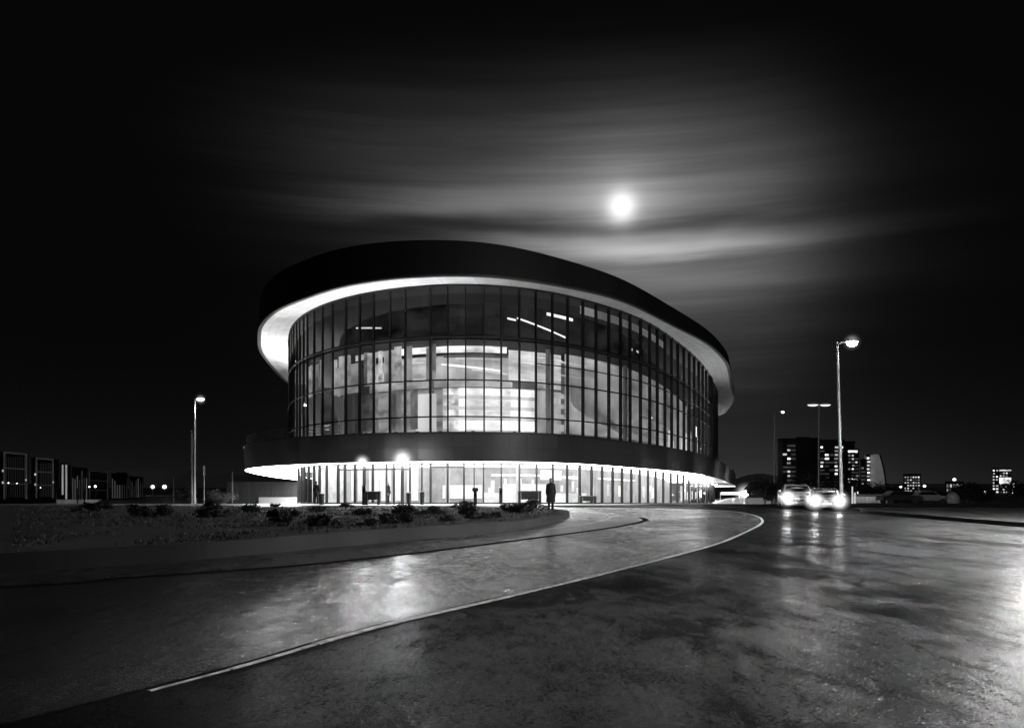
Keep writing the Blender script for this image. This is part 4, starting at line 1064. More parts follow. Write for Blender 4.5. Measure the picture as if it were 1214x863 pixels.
def tree(px, Y, h, w, label, m='leaf_dark', n=2600, size=.22, seed=0, trunk=.14, base=None, dense=.45, group=None):
    e = empty('tree', at(px, Y) if base is None else at(px, Y, base, False)); tag(e, label, 'tree', group); r = random.Random(seed)
    mb = MB(); th = h*.45; tips = []
    mb.tube([(0, 0, -.1), (.05*h*.1, 0, th*.5), (0, .02, th), (0, 0, h*.75)], [trunk, trunk*.8, trunk*.6, trunk*.2], 8)
    for k in range(8):
        a = r.uniform(0, 6.28); z0 = r.uniform(th*.5, h*.6); e1 = Vector((math.cos(a)*w*.4, math.sin(a)*w*.4, min(h*.9, z0 + h*r.uniform(.1, .3))))
        mb.tube([(0, 0, z0), e1*.5 + Vector((0, 0, z0*.5)), e1], [trunk*.35, trunk*.2, trunk*.08], 5); tips.append(e1)
    mb.build('trunk', M['bark'], e, True)
    mb = MB()
    lumps = [(t + Vector((0, 0, .05*h)), r.uniform(.16, .30)*w) for t in tips] + [(Vector((r.uniform(-.3, .3)*w, r.uniform(-.3, .3)*w, r.uniform(.45, .88)*h)), r.uniform(.15, .3)*w) for _ in range(8)]
    for _ in range(n):
        c, lr = r.choice(lumps); d = Vector((r.gauss(0, 1), r.gauss(0, 1), r.gauss(0, .8))).normalized(); p = c + d*lr*r.uniform(.4, 1.15)
        t = Vector((r.gauss(0, 1), r.gauss(0, 1), r.gauss(0, .7))).normalized(); b = t.cross(Vector((r.gauss(0, 1), r.gauss(0, 1), r.gauss(0, 1)))).normalized(); s = size*r.uniform(.5, 1.4)
        mb.quad([p - t*s, p + b*s*.45, p + t*s, p - b*s*.45])
    mb.build('crown', M[m], e); return e
# left: canopy tree, arching bush
tree(222, 125, 2.6, 3.0, 'small flat-topped pale tree left of the tall pale street lamp', 'leaf_pale', 900, .12, 5, .07)
tree(256, 110, 1.9, 2.4, 'small pale wind-bent tree at the left edge of the bright forecourt', 'leaf_pale', 700, .09, 6, .06)
tree(268, 108, 1.3, 2.8, 'pale bushy sapling right of the wind-bent tree', 'leaf_pale', 700, .09, 7, .05)
# right: hedge and trees by the far end of the arena
k = 0
for px, Y, h, w, lab in ((897, 92, 2.6, 2.4, 'dark bushy tree beside the pale planter box at the far end of the arena'), (907, 95, 2.9, 3.0, 'dark rounded tree just right of the planter tree'), (915, 98, 2.4, 2.8, 'low dark tree against the base of the slender street lamp'), (928, 105, 2.5, 3.5, 'dark tree behind the left car'), (962, 110, 4.2, 4.5, 'tall dark tree seen between the two cars'), (984, 112, 4.0, 4.5, 'dark tree behind the right car'),
                         (1003, 118, 3.6, 4.6, 'dark tree right of the tallest street lamp'), (1020, 125, 3.0, 4.6, 'dark tree below the middle lit tower'), (1040, 130, 3.2, 5.0, 'dark tree below the sail-shaped tower'), (1050, 140, 3.0, 5.0, 'dark tree right of the sail-shaped tower base'), (1100, 120, 1.9, 4.4, 'low dark tree right of the small lit block'), (1117, 112, 1.5, 3.0, 'low dark tree left of the open-frame block'),
                         (1139, 105, 2.1, 2.0, 'dark tree standing before the open-frame block'), (1146, 100, 2.6, 2.6, 'slim dark tree right of the open-frame block'), (1160, 105, 1.6, 3.6, 'low dark bush-like tree right of the slim tree'), (1208, 110, 2.8, 3.4, 'dark tree at the right edge below the brightest small block')):
    k += 1; tree(px, Y, h, w, lab, 'leaf_dark', 1500, .16, 20+k, .1, group='dark trees beyond the road')
e = empty('planter_box', at(894, 66)); tag(e, 'pale rectangular planter box at the road end of the arena', 'planter')
mb = MB(); mb.box(-.62, .62, -.4, .4, 0, .52); mb.build('box', M['bld_l'], e, bevel=.03)
mb = leaf_cloud(.62, 800, .07, 77, squash=(1.1, .8, 1.0)); mb.v = [(x, y, z+.52) for x, y, z in mb.v]; mb.build('foliage', M['leaf'], e)

# low lit canopy wall at the far end of the arena
e = empty('entrance_canopy', at(863, 125)); tag(e, 'brightly lit low entrance canopy at the far right end of the arena', 'canopy')
mb = MB(); mb.box(-1.5, 5.4, -1, 1, 1.82, 1.92); mb.build('canopy_roof', M['bld_l'], e)
for x in (-1.2, 1.8, 5.0):
    mb = MB(); mb.tube([(x, 0, 0), (x, 0, 1.75)], .08, 8); mb.build('post', M['pole'], e, True)
mb = MB(); mb.box(-1.3, 3.6, -1.1, -1.02, 1.5, 1.8); mb.build('light_strip', emat('canopy_strip', 9, .5, .3, .6), e)
mb = MB(); mb.lathe([(.05, -.5), (.4, -.3), (.5, 0), (.4, .3), (.05, .5)], (2.3, -1.3, 1.6), 14); mb.build('lamp', emat('canopy_globe', 40), e, True); glow_ball((2.3, -1.4, 1.6), 2.4, 5.0, e)
# sloped pale ramp beside it
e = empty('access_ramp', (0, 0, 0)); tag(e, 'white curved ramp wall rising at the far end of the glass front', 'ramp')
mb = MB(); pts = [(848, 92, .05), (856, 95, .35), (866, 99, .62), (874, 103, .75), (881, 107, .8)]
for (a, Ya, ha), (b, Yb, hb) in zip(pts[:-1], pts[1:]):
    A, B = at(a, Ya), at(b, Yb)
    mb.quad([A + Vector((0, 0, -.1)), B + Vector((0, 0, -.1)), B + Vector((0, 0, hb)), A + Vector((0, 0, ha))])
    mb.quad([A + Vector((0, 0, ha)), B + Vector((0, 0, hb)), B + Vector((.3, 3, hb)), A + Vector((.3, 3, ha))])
mb.build('ramp_wall', emat('ramp_glow', .35, .8, .3, .5), e)  # brightness of the ramp wall put in as emission

# ------------------------------------------------------------------ skyline, right
def win(mb, x0, x1, z0, z1, y=-.06): mb.quad([(x0, y, z0), (x1, y, z0), (x1, y, z1), (x0, y, z1)])
WM = [emat('window_lit_a', 1.6, .4, .5, .3), emat('window_lit_b', .55, .4, .5, .3), emat('window_lit_c', .18, .4, .5, .3), emat('window_dim', .035, .2, .4, .3)]
def block(e, px0, px1, Y, pytop, m='bld', name='wall', depth=14, base=-2.4, notch=None):
    x0, x1 = (px0-CX)/F*Y - e.location.x, (px1-CX)/F*Y - e.location.x; y0 = Y - e.location.y
    zt = zpy(pytop, Y) - e.location.z
    k = (Y+depth)/Y; xa, xb = (x0+e.location.x)*k - e.location.x, (x1+e.location.x)*k - e.location.x
    def pr(g, za, zb):
        mb = MB(); mb.v = [(x0-g, y0-g, za), (x1+g, y0-g, za), (xb+g, y0+depth+g, za), (xa-g, y0+depth+g, za), (x0-g, y0-g, zb), (x1+g, y0-g, zb), (xb+g, y0+depth+g, zb), (xa-g, y0+depth+g, zb)]
        mb.f = [(3,2,1,0), (4,5,6,7), (0,1,5,4), (1,2,6,5), (2,3,7,6), (3,0,4,7)]; mb.uv = [None]*6; return mb
    pr(0, base-e.location.z, zt).build(name, M[m], e)
    pr(.15, zt+.002, zt+.35).build('parapet', M['bld'], e)
def wgrid(e, px0, px1, py0, py1, Y, cols, rows, lit, seed, hfrac=.45, wfrac=.82, only=None, dim=True, bright=(0, 0, 1, 1, 2)):
    r = random.Random(seed); q = 0
    for j in range(rows):
        for i in range(cols):
            on = (i, j) in only if only is not None else r.random() < lit
            if not on and (not dim or r.random() < .55): continue
            a = px0 + (px1-px0)*(i + (1-wfrac)/2)/cols; b = a + (px1-px0)*wfrac/cols; c = py0 + (py1-py0)*(j+.25)/rows; d = c + (py1-py0)*hfrac/rows
            if on: b -= (b-a)*r.uniform(0, .4); a += (b-a)*r.uniform(0, .2)
            x0, x1 = (a-CX)/F*Y - e.location.x, (b-CX)/F*Y - e.location.x
            mb = MB(); win(mb, x0, x1, zpy(d, Y)-e.location.z, zpy(c, Y)-e.location.z, Y - e.location.y - .05)
            mb.build('window', WM[r.choice(bright)] if on else WM[3], e)
def bbase(px, Y): return Vector(((px-CX)/F*Y, Y, -2.2))
YT = 300
e = empty('tower', bbase(968, YT)); tag(e, 'widest dark office tower behind the cars with scattered lit windows', 'tower')
block(e, 922, 927.5, YT+4, 521, 'bld_l', 'side_wall'); block(e, 927.6, 943.5, YT, 520.5); block(e, 943.6, 960, YT-3, 519, 'bld'); block(e, 960.1, 971.5, YT-1, 520, 'bld'); block(e, 971.6, 1001, YT, 522); block(e, 1001.1, 1013.5, YT+2, 524)
mb = MB()
for i in range(16):
    x = (943.6 + i*1.05 - CX)/F*(YT-3) - e.location.x; mb.box(x, x+.1, -3.25, -3.02, 0, zpy(520, YT-3)+2.2)
mb.build('fins', M['bld'], e)
wgrid(e, 928, 943, 526, 582, YT, 3, 11, .0, 1, only={(1, 1), (0, 2), (1, 3), (1, 4), (1, 6), (1, 7)}, wfrac=1.0)
wgrid(e, 972, 1000, 528, 582, YT, 5, 12, .0, 2, only={(0, 0), (1, 2), (1, 3), (0, 4), (0, 5), (3, 0), (3, 1), (3, 2), (3, 3), (3, 4), (3, 5), (3, 6), (3, 7), (4, 0)}, wfrac=.95)
e = empty('tower', bbase(1012, YT-15)); tag(e, 'narrower office tower with a lit top floor, right half of the dark cluster', 'tower')
block(e, 1004, 1018.5, YT-15, 533)
wgrid(e, 1005, 1018, 534, 582, YT-15, 3, 12, .62, 3, wfrac=.9, bright=(0, 1, 1, 2))
mb = MB(); win(mb, (1005.5-CX)/F*(YT-15)-e.location.x, (1016.5-CX)/F*(YT-15)-e.location.x, zpy(536, YT-15)+2.2, zpy(534, YT-15)+2.2, -.08); mb.build('window', WM[0], e)
e = empty('tower', bbase(1033, 320)); tag(e, 'dark tower with a bright central stack of windows beside the sail-shaped one', 'tower')
block(e, 1020, 1026.5, 322, 545); block(e, 1026.6, 1038, 320, 539.5)
wgrid(e, 1027.5, 1037, 541, 584, 320, 2, 10, .6, 8, wfrac=.95, bright=(0, 0, 1, 1)); wgrid(e, 1020.5, 1026, 548, 580, 320, 1, 7, .2, 9)
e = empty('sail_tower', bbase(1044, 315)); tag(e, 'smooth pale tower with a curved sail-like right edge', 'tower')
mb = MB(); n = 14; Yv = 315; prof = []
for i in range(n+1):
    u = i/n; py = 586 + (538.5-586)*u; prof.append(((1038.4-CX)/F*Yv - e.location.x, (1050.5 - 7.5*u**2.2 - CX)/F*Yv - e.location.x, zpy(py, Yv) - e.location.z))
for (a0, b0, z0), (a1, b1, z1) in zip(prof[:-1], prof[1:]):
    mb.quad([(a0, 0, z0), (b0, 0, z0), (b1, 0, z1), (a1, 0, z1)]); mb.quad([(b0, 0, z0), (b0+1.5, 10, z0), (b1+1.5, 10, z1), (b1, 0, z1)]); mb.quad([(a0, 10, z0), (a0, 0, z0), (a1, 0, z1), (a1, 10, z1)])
mb.build('sail_wall', emat('sail_glow', .07, .3, .3, .05), e)  # pale light on the sail put into the material as emission
mb = MB()
for (a0, b0, z0), (a1, b1, z1) in zip(prof[:-1], prof[1:]):
    mb.quad([(b0-.35, -.05, z0), (b0+.3, -.05, z0), (b1+.3, -.05, z1), (b1-.35, -.05, z1)])
mb.build('edge_blade', M['bld'], e)
e = empty('apartment_block', bbase(1081, 330)); tag(e, 'small square block densely dotted with lit windows, standing alone', 'apartment block')
block(e, 1071, 1091.5, 330, 562.5); wgrid(e, 1072, 1091, 564, 587, 330, 6, 7, .75, 12, wfrac=.8, bright=(0, 1, 1, 1, 2))
e = empty('apartment_block', bbase(1130, 330)); tag(e, 'low open-frame block with rows of glazed bays and a rooftop lamp', 'apartment block')
block(e, 1120.5, 1142, 330, 571.5); wgrid(e, 1121.5, 1141.5, 572.5, 588, 330, 5, 3, .8, 13, hfrac=.72, wfrac=.84, bright=(2, 2, 1))
mb = MB(); mb.lathe([(.2, 0), (.7, .3), (.6, .9), (.2, 1.2)], ((1133-CX)/F*330 - e.location.x, 1, zpy(570, 330)+2.2), 10); mb.build('rooftop_lamp', WM[0], e)
e = empty('apartment_block', bbase(1191, 300)); tag(e, 'brightest small block near the right edge with a glowing top floor', 'apartment block')
block(e, 1176, 1184, 301, 555.5); block(e, 1184.1, 1199, 300, 556); block(e, 1199.1, 1204, 302, 571)
wgrid(e, 1176.5, 1184, 556, 585, 301, 2, 8, .75, 14, bright=(0, 1, 1)); wgrid(e, 1185, 1198.5, 556, 585, 300, 4, 9, .6, 15, bright=(0, 1, 2)); wgrid(e, 1199.5, 1203.5, 572, 586, 302, 1, 4, .8, 16, bright=(0, 1))
mb = MB(); x0, x1 = (1184.6-CX)/F*300 - e.location.x, (1198.6-CX)/F*300 - e.location.x
win(mb, x0, x1, zpy(573, 300)+2.2, zpy(566, 300)+2.2, -.1); mb.build('lit_storey', emat('lit_storey', 1.1, .5, .6, .4), e)
mb = MB(); win(mb, x0, x1, zpy(558.2, 300)+2.2, zpy(556.8, 300)+2.2, -.1); mb.build('lit_storey', emat('lit_storey', 1.1, .5, .6, .4), e)
e = empty('warehouse', bbase(1160, 200)); tag(e, 'long low dark shed between the open-frame block and the brightest block', 'warehouse')
block(e, 1142, 1176, 200, 581); 
mb = MB(); win(mb, (1165-CX)/F*200-e.location.x, (1169-CX)/F*200-e.location.x, zpy(586, 200)+2.2, zpy(582, 200)+2.2, -.06); mb.build('window', WM[0], e)
for px, Y, s, top, lab in ((1096, 280, 1.0, 576, 'small lamp glowing right of the small lit block'), (1068, 290, .8, 577, 'small lamp glowing left of the small lit block'), (1147, 200, .7, 581, 'bright small lamp on the shed corner right of the open-frame block')):
    e = empty('globe_lamp', at(px, Y)); tag(e, lab, 'lamp'); h = zpy(top, Y) - e.location.z
    mb = MB(); mb.tube([(0, 0, 0), (0, 0, h)], .08, 6); mb.build('pole', M['pole_dark'], e)
    mb = MB(); mb.lathe([(.05, -.4*s), (.4*s, -.2*s), (.45*s, 0), (.3*s, .3*s), (.05, .4*s)], (0, 0, h), 10); mb.build('globe', emat('globe_lens', 6), e, True)

for px, Y, top, s in ((1016, 150, 584, .25), (1024, 140, 588, .2), (1031, 150, 583, .3), (1044, 160, 585, .22), (1058, 150, 587, .18), (1077, 150, 588, .16), (922, 120, 582, .25)):
    e = empty('globe_lamp', at(px, Y)); tag(e, 'tiny lamp among the dark trees beyond the road', 'lamp', 'tiny lamps among the dark trees'); h = zpy(top, Y) - e.location.z
    mb = MB(); mb.tube([(0, 0, 0), (0, 0, h)], .05, 6); mb.build('pole', M['pole_dark'], e)
    mb = MB(); mb.lathe([(.05*s, -.8*s), (.8*s, -.4*s), (s, 0), (.7*s, .6*s), (.1*s, .9*s)], (0, 0, h), 10); mb.build('globe', M['lamp_soft'], e, True)
# railing of the right-hand car park, with bright posts
e = empty('railing', at(1035, 92)); tag(e, 'pale railing with closely set bars beyond the side road', 'railing')
mb = MB(); x0, x1 = (1012-1035)/F*92, (1058-1035)/F*92
mb.box(x0, x1, -.03, .03, 1.02, 1.12); mb.box(x0, x1, -.03, .03, .1, .16); mb.build('rail', M['pole'], e)
mb = MB()
for i in range(30):
    x = x0 + (x1-x0)*i/29; mb.box(x-.03, x+.03, -.02, .02, .17, 1.01)
mb.build('bars', M['pole'], e)
mb = MB(); mb.box(x0, x1, .3, .38, .15, .85); mb.build('backlit_panel', em(.25, .8, 1.0, (1.5, 1, 1)), e)
for px, h in ((1010.5, 2.0), (1013.5, 1.3)):
    mb = MB(); x = (px-1035)/F*92; mb.tube([(x, 0, 0), (x, 0, h)], .09, 8); mb.build('post', em(.5, .3), e)
# parked cars far right, seen small
def far_car(px, Y, label, m):
    e = empty('parked_car', at(px, Y), R(90)); tag(e, label, 'car', 'cars parked beyond the side road')
    mb = MB(); pr = [(-2.1, .35), (-2.1, .75), (-1.9, .85), (-1.0, .95), (-.5, 1.38), (.9, 1.4), (1.5, .95), (2.0, .85), (2.1, .4)]
    for s in (-1, 1):
        n0 = len(mb.v); mb.v += [(s*(.85 if z < .96 else .68), y, z) for y, z in pr]; mb.f.append(tuple(range(n0, n0+len(pr)))); mb.uv.append(None)
    n = len(pr)
    for i in range(n):
        j = (i+1) % n; mb.f.append((i, j, n+j, n+i)); mb.uv.append(None)
    mb.build('body', M[m], e)
    for yy in (-1.3, 1.3):
        for s in (-1, 1):
            w = MB(); w.lathe([(.3, -.1), (.32, 0), (.3, .1)], (0, 0, 0), 14); w.v = [(s*.8 + z, yy + x, y + .32) for x, y, z in w.v]; w.build('wheel', M['tyre'], e, True)
    for s in (-1, 1):
        mb = MB(); mb.quad([(s*.87, -.85, .98), (s*.87, 1.3, .98), (s*.72, .85, 1.32), (s*.72, -.45, 1.32)]); mb.build('side_window', M['car_glass'], e)
far_car(1066, 84, 'dark car parked right of the pale railing', 'black'); far_car(1082, 86, 'grey car parked below the small lit block', 'car_grey'); far_car(1098, 85, 'mid-grey car parked right of the other grey one', 'car_grey')
e = empty('monument_stone', at(1130, 82)); tag(e, 'pale rounded boulder-like stone at the foot of the open-frame block', 'stone')
bm = bmesh.new(); bmesh.ops.create_icosphere(bm, subdivisions=3, radius=.62)
for v in bm.verts: v.co *= 1 + .22*mnoise.noise(v.co*1.6); v.co.z = v.co.z*1.15 + .55
me = bpy.data.meshes.new('stone'); bm.to_mesh(me); bm.free(); me.materials.append(M['bld_l']); o = bpy.data.objects.new('stone_body', me); COL.objects.link(o); o.parent = e

# ------------------------------------------------------------------ left background
def ridge(name, px0, px1, Y, f, n=60, seed=0):
    mb = MB(); pts = []
    for i in range(n+1):
        px = px0 + (px1-px0)*i/n; py = f(i/n) + 1.3*mnoise.noise(Vector((px*.06, seed, 0))) + .5*mnoise.noise(Vector((px*.4, seed, 3)))
        pts.append(((px-CX)/F*Y, zpy(py, Y)))
    for (x0, z0), (x1, z1) in zip(pts[:-1], pts[1:]):
        mb.quad([(x0, Y, -4), (x1, Y, -4), (x1, Y+Y*.03, z1), (x0, Y+Y*.03, z0)]); mb.quad([(x0, Y+Y*.03, z0), (x1, Y+Y*.03, z1), (x1, Y+Y*.2, -4), (x0, Y+Y*.2, -4)])
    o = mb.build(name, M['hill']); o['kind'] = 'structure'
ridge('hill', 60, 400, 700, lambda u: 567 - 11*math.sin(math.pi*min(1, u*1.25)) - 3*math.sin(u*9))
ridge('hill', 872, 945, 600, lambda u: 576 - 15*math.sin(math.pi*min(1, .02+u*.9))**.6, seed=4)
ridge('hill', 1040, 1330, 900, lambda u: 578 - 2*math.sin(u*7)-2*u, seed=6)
blocks = [(-14, 34, 150, 534, 'nearest dark block with a three-tier outlined frame at the left edge'), (37, 70, 158, 541.5, 'second dark block with a narrower outlined three-tier frame'), (71, 84, 166, 548, 'dark block with two bright vertical light strips'), (85, 104, 172, 553, 'plain ribbed dark block right of the one with light strips'), (105.5, 129, 180, 557, 'low block with a thin pale outline and a lamp at its left'), (132, 152, 190, 560.5, 'low dark block with a black raised panel'), (153, 170, 200, 564, 'lowest and farthest block of the left row')]
for i, (a, b, Y, top, lab) in enumerate(blocks):
    e = empty('row_building', at((a+b)/2, Y)); tag(e, lab, 'building', 'row of dark buildings at the left'); zb = e.location.z
    X0, X1 = (a-(a+b)/2)/F*Y, (b-(a+b)/2)/F*Y; ht = zpy(top, Y) - zb; sl = (b-a)*.09/F*Y
    dx0, dx1 = (a-CX)/F*12, (b-CX)/F*12; mb = MB(); q = [(X0, 0, -.2), (X1, 0, -.2), (X1, 0, ht-sl), (X0, 0, ht), (X0+dx0, 12, -.2), (X1+dx1, 12, -.2), (X1+dx1, 12, ht-sl), (X0+dx0, 12, ht)]
    mb.v = q; mb.f = [(0,1,2,3), (5,4,7,6), (1,5,6,2), (4,0,3,7), (3,2,6,7)]; mb.uv = [None]*5; mb.build('wall', M['bld'], e)
    rr = random.Random(i)
    def fr_box(x0, x1, z0, z1, m, nm, w=.12, yy=-.1):
        mb = MB(); s = (x1-x0)*.09
        for (xa, za, xb, zb2) in ((x0, z1, x1, z1-s), (x0, z0, x0, z1), (x1, z0, x1, z1-s)):
            mb.tube([(xa, yy, za), (xb, yy, zb2)], w, 5)
        for k in (1, 2): mb.tube([(x0, yy, z0+(z1-z0)*k/3), (x1, yy, z0+(z1-s-z0)*k/3)], w*.6, 5)
        mb.build(nm, m, e)
    if i == 0: fr_box((5.5-10)/F*Y, (31.5-10)/F*Y, .9, ht-.35, M['frame_glow'], 'outline_frame', .16)
    if i == 1: fr_box((43.5-53.5)/F*Y, (63-53.5)/F*Y, .9, ht-.25, M['frame_glow'], 'outline_frame', .15)
    if i in (0, 1):
        for k in range(9):
            mb = MB(); x = X0*.0 + (X0*.35 if i else X0*.1) + k*(.42 if i == 0 else .33); mb.box(x, x+.06, -.08, -.03, 1.2, ht-1.2); mb.build('louvre', emat('louvre', .014, .3), e)  # louvres glow weakly by emission
        for x, z, s in ((-.9 if i == 0 else -1.8, ht*.62, .3), (-.9 if i == 0 else -1.8, ht*.4, .3), (3.4 if i == 0 else 1.7, ht*.45, .22)):
            mb = MB(); mb.cbox((x, -.2, z), s*.9, .12, s*1.3); mb.build('wall_lamp', WM[1], e)
    if i == 2:
        for k in (0, 1):
            mb = MB(); x = -.7 + k*.75; mb.box(x, x+.32, -.08, -.02, 1.5-k*.9, ht-.5); mb.build('light_strip', em(.25, .3), e)
    if i in (3, 5, 6):
        for k in range(7):
            mb = MB(); x = X0 + (X1-X0)*(k+.5)/7; mb.box(x-.08, x+.1, -.07, -.02, .3, ht*rr.uniform(.6, .9)); mb.build('fin', emat('fin', rr.choice((.01, .02, .05)), .4), e)  # fin brightness put in as weak emission
    if i == 4: fr_box(X0+.2, X1-.2, .2, ht-.15, M['frame_glow'], 'outline_frame', .06)
    if i == 5: mb = MB(); mb.box(X0+1.2, X1-.3, -.12, -.02, ht*.55, ht*1.02); mb.build('raised_panel', M['black'], e)
e = empty('glow_low_wall', at(93, 130)); tag(e, 'low pale wall running along the foot of the left buildings', 'wall'); mb = MB(); mb.box(-3.6, 3.4, 0, .3, 0, .62); mb.box(-3.7, 3.5, -.05, .35, .622, .7); mb.build('wall_body', em(.07, .5), e)  # light on this wall is put in as faint emission
# scattered posts and small lamps
for px, Y, top, m, lab in ((66.5, 120, 574, 'pole_dark', 'short post at the left end of the low pale wall'), (92, 115, 580, 'black', 'black post before the middle of the low pale wall'), (100, 115, 582, 'black', 'black post before the right part of the low pale wall'), (205.5, 115, 563, 'pole_dark', 'thin dull post left of the flat-topped pale tree'), (275.5, 100, 561, 'pole_dark', 'thin post between the bushy sapling and the podium')):
    e = empty('post', at(px, Y)); tag(e, lab, 'post', 'posts on the left forecourt'); h = zpy(top, Y) - e.location.z
    mb = MB(); mb.tube([(0, 0, 0), (0, 0, h)], [.09, .07], 8); mb.build('pole', M[m], e, True)
    mb = MB(); mb.lathe([(.09, 0), (.12, .08), (.04, .16)], (0, 0, h), 10); mb.build('cap', M['dark_metal'], e, True)
e = empty('sign_post', at(242, 100)); tag(e, 'tall narrow pale sign on a post right of the pale street lamp', 'sign'); h = zpy(552, 100) - e.location.z
mb = MB(); mb.tube([(0, 0, 0), (0, 0, h-1.25)], .06, 8); mb.build('pole', M['pole'], e, True); mb = MB(); mb.box(-.14, .14, -.05, .05, h-1.24, h); mb.build('sign_board', M['pole'], e, bevel=.02)
for px, Y, top, s, lab in ((181, 260, 577, 1.0, 'left of two bright globe lamps between row buildings and pale lamp post'), (195, 255, 577, 1.1, 'right of two bright globe lamps between row buildings and pale lamp post'), (150, 220, 578, .6, 'small globe lamp before the block with the raised panel'), (113, 170, 576.5, .42, 'bright globe lamp at the left of the pale-outlined low block'), (106, 172, 577, .26, 'tiny globe lamp just left of the bright one by the outlined block'), (10, 140, 572.5, .18, 'tiny lamp at the foot of the nearest left block'), (20, 140, 573, .14, 'faint tiny lamp right of the one at the foot of the nearest block'), (48, 150, 578, .14, 'tiny low lamp at the foot of the second block')):
    e = empty('globe_lamp', at(px, Y)); tag(e, lab, 'lamp'); h = zpy(top, Y) - e.location.z
    mb = MB(); mb.tube([(0, 0, 0), (0, 0, h)], .06, 6); mb.build('pole', M['pole_dark'], e)
    mb = MB(); mb.lathe([(.03, -.5*s), (.42*s, -.25*s), (.5*s, 0), (.4*s, .3*s), (.03, .5*s)], (0, 0, h), 12); mb.build('globe', M['lamp_soft'], e, True); glow_ball((0, 0, h), 1.5*s, .8, e)

# ------------------------------------------------------------------ moon and sky
MAZ, MEL = math.atan((737-607)/F), math.atan((HY-245)/math.hypot(F, 130))
d = Vector((math.sin(MAZ)*math.cos(MEL), math.cos(MAZ)*math.cos(MEL), math.sin(MEL)))
bm = bmesh.new(); bmesh.ops.create_icosphere(bm, subdivisions=4, radius=8000*math.tan(R(.38)))
me = bpy.data.meshes.new('moon'); bm.to_mesh(me); bm.free(); me.materials.append(M['moon'])
for p in me.polygons: p.use_smooth = True
o = bpy.data.objects.new('moon', me); COL.objects.link(o); o.location = d*8000 + Vector((0, 0, CAMZ)); tag(o, 'bright full moon blurred by thin streaked cloud', 'moon')

W = bpy.data.worlds.new('World'); S.world = W; W.use_nodes = True; nt = W.node_tree; nt.nodes.clear()
class X:
    def __init__(s, k): s.k = k
    def _o(s, op, o, r=False):
        a, b = (o, s) if r else (s, o); g = lambda q: q.k if isinstance(q, X) else q
        return X(mth(nt, op, g(a), g(b)))
    def __add__(s, o): return s._o('ADD', o)
    __radd__ = __add__
    def __sub__(s, o): return s._o('SUBTRACT', o)
    def __rsub__(s, o): return s._o('SUBTRACT', o, True)
    def __mul__(s, o): return s._o('MULTIPLY', o)
    __rmul__ = __mul__
    def __truediv__(s, o): return s._o('DIVIDE', o)
    def __rtruediv__(s, o): return s._o('DIVIDE', o, True)
def fn(op, a, b=None): return X(mth(nt, op, a.k, b.k if isinstance(b, X) else b))
def gexp(a): return fn('EXPONENT', a)
tc = nt.nodes.new('ShaderNodeTexCoord'); sp = nt.nodes.new('ShaderNodeSeparateXYZ'); L(nt, tc.outputs['Generated'], sp.inputs[0])
x, y, z = (X(sp.outputs[i]) for i in range(3))
hz = fn('SQRT', x*x + y*y + 1e-6)
az = fn('ARCTAN2', x, y) * 57.2958; el = fn('ARCTAN2', z, hz) * 57.2958
def cmb(a, b, c=0.0):
    n = nt.nodes.new('ShaderNodeCombineXYZ')
    for i, q in enumerate((a, b, c)):
        if isinstance(q, X): L(nt, q.k, n.inputs[i])
        else: n.inputs[i].default_value = q
    return n.outputs[0]
n1 = X(nz(nt, cmb(az*.028 + el*.02, el*.42), 1.0, 7, .55, .35))      # long drifting streaks
n2 = X(nz(nt, cmb(az*.045, el*1.3, 4.0), 1.0, 7, .58, .3))
n3 = X(nz(nt, cmb(az*.06, el*.16, 9.0), 1.0, 3, .5))
waz = az + (n2 - .5)*6; wel = el + (n3 - .5)*2.2 + (n1 - .5)*2.0
maz, mel = math.degrees(MAZ), math.degrees(MEL)
A, E_ = az - maz, el - mel; r2 = A*A + E_*E_; r = fn('SQRT', r2)
def gau(a0, e0, sa, se, amp, tilt=0.0):
    da = (waz - a0)/sa; de = (wel - e0 - (waz - a0)*tilt)/se; return gexp((da*da + de*de) * -1.0) * amp
def PX(px, py): a = math.atan((px-CX)/F); return math.degrees(a), math.degrees(math.atan((HY-py)/F*math.cos(a)))
halo = gexp(r2 * -1.2) * .70 + gexp(r * -.50) * .30 + gexp(r * -.155) * .088
cl = halo
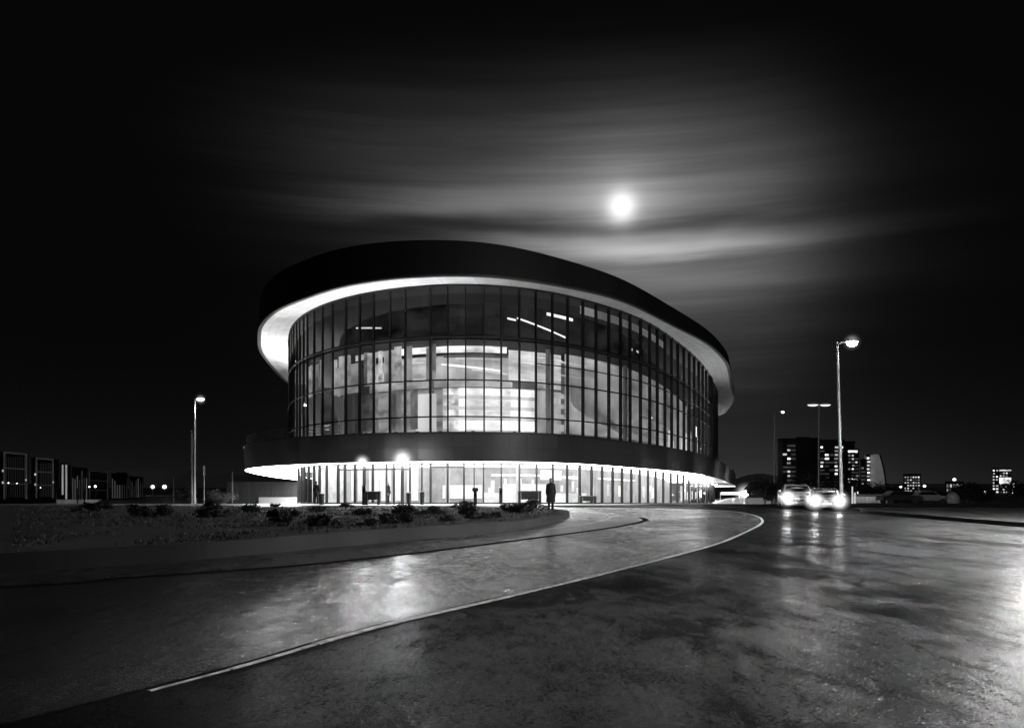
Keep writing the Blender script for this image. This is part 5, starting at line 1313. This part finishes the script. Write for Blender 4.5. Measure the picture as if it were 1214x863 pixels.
for (px, py, sa, se, amp, tl) in ((800, 290, 10, .62, .26, -.015), (700, 280, 7, .5, .09, -.02), (540, 238, 8, 1.0, .060, .03), (640, 222, 8, 1.5, .045, .02), (860, 318, 9, 1.0, .05, 0), (800, 350, 13, 1.7, .040, 0), (880, 400, 9, 3.5, .014, 0), (840, 215, 10, 4.0, .055, -.05), (900, 250, 10, 5.0, .022, 0), (430, 180, 14, 5, .012, 0), (560, 140, 16, 4, .012, 0)):
    a0, e0 = PX(px, py); cl = cl + gau(a0, e0, sa, se, amp, tl)
a0, e0 = PX(760, 268); dk = gau(a0+1, e0, 9, .42, .55, -.02); a1, e1 = PX(540, 262); dk = dk + gau(a1, e1, 7, .55, .5, .02)
fac = (1.0 - dk) * fn('MAXIMUM', (n1 - .5)*1.6 + (n2 - .5)*.8 + 1.0, .1)
core = gexp(r2 * -.75)
cl = cl * (fac * (1.0 - core) + core)
# darker to the far right and to the left, and above
side = 1.0 / (1.0 + gexp((az - 20) * .5)); left = 1.0 / (1.0 + gexp((az + 15) * -.24)); 
upper = 1.0 / (1.0 + gexp((el - 25) * .6))
cl = cl * (side * .92 + .08) * left * upper * 1.18
hg = gexp(fn('MAXIMUM', el, 0.0) * -.33) * (1.0 / (1.0 + gexp((az - 9) * -.25))) * (1.0 / (1.0 + gexp((az - 24) * .3))) * .032 + gexp(fn('MAXIMUM', el, 0.0) * -.3) * .0065
tot = cl + hg + .0016
tot = tot * fn('GREATER_THAN', el, -90.0)
bgc = nt.nodes.new('ShaderNodeCombineColor')
for i in range(3): L(nt, tot.k, bgc.inputs[i])
bg = nt.nodes.new('ShaderNodeBackground'); L(nt, bgc.outputs[0], bg.inputs[0]); bg.inputs[1].default_value = 1.0
wo = nt.nodes.new('ShaderNodeOutputWorld'); L(nt, bg.outputs[0], wo.inputs[0])
# moonlight
l = bpy.data.lights.new('moonlight', 'SUN'); l.energy = .03; l.angle = R(1.5); o = bpy.data.objects.new('moonlight', l); COL.objects.link(o); o.rotation_euler = (-d).to_track_quat('-Z', 'Y').to_euler()

# ------------------------------------------------------------------ camera
cam = bpy.data.cameras.new('camera'); co = bpy.data.objects.new('camera', cam); COL.objects.link(co); S.camera = co
co.location = (0, 0, CAMZ); co.rotation_euler = (R(90), 0, 0); cam.sensor_width = 36; cam.lens = F/1214*36
cam.shift_y = (HY - 431.5)/1214; cam.clip_end = 20000; cam.clip_start = .05
S.view_settings.view_transform = 'Standard'; S.view_settings.look = 'None'; S.view_settings.exposure = 0; S.view_settings.gamma = 1
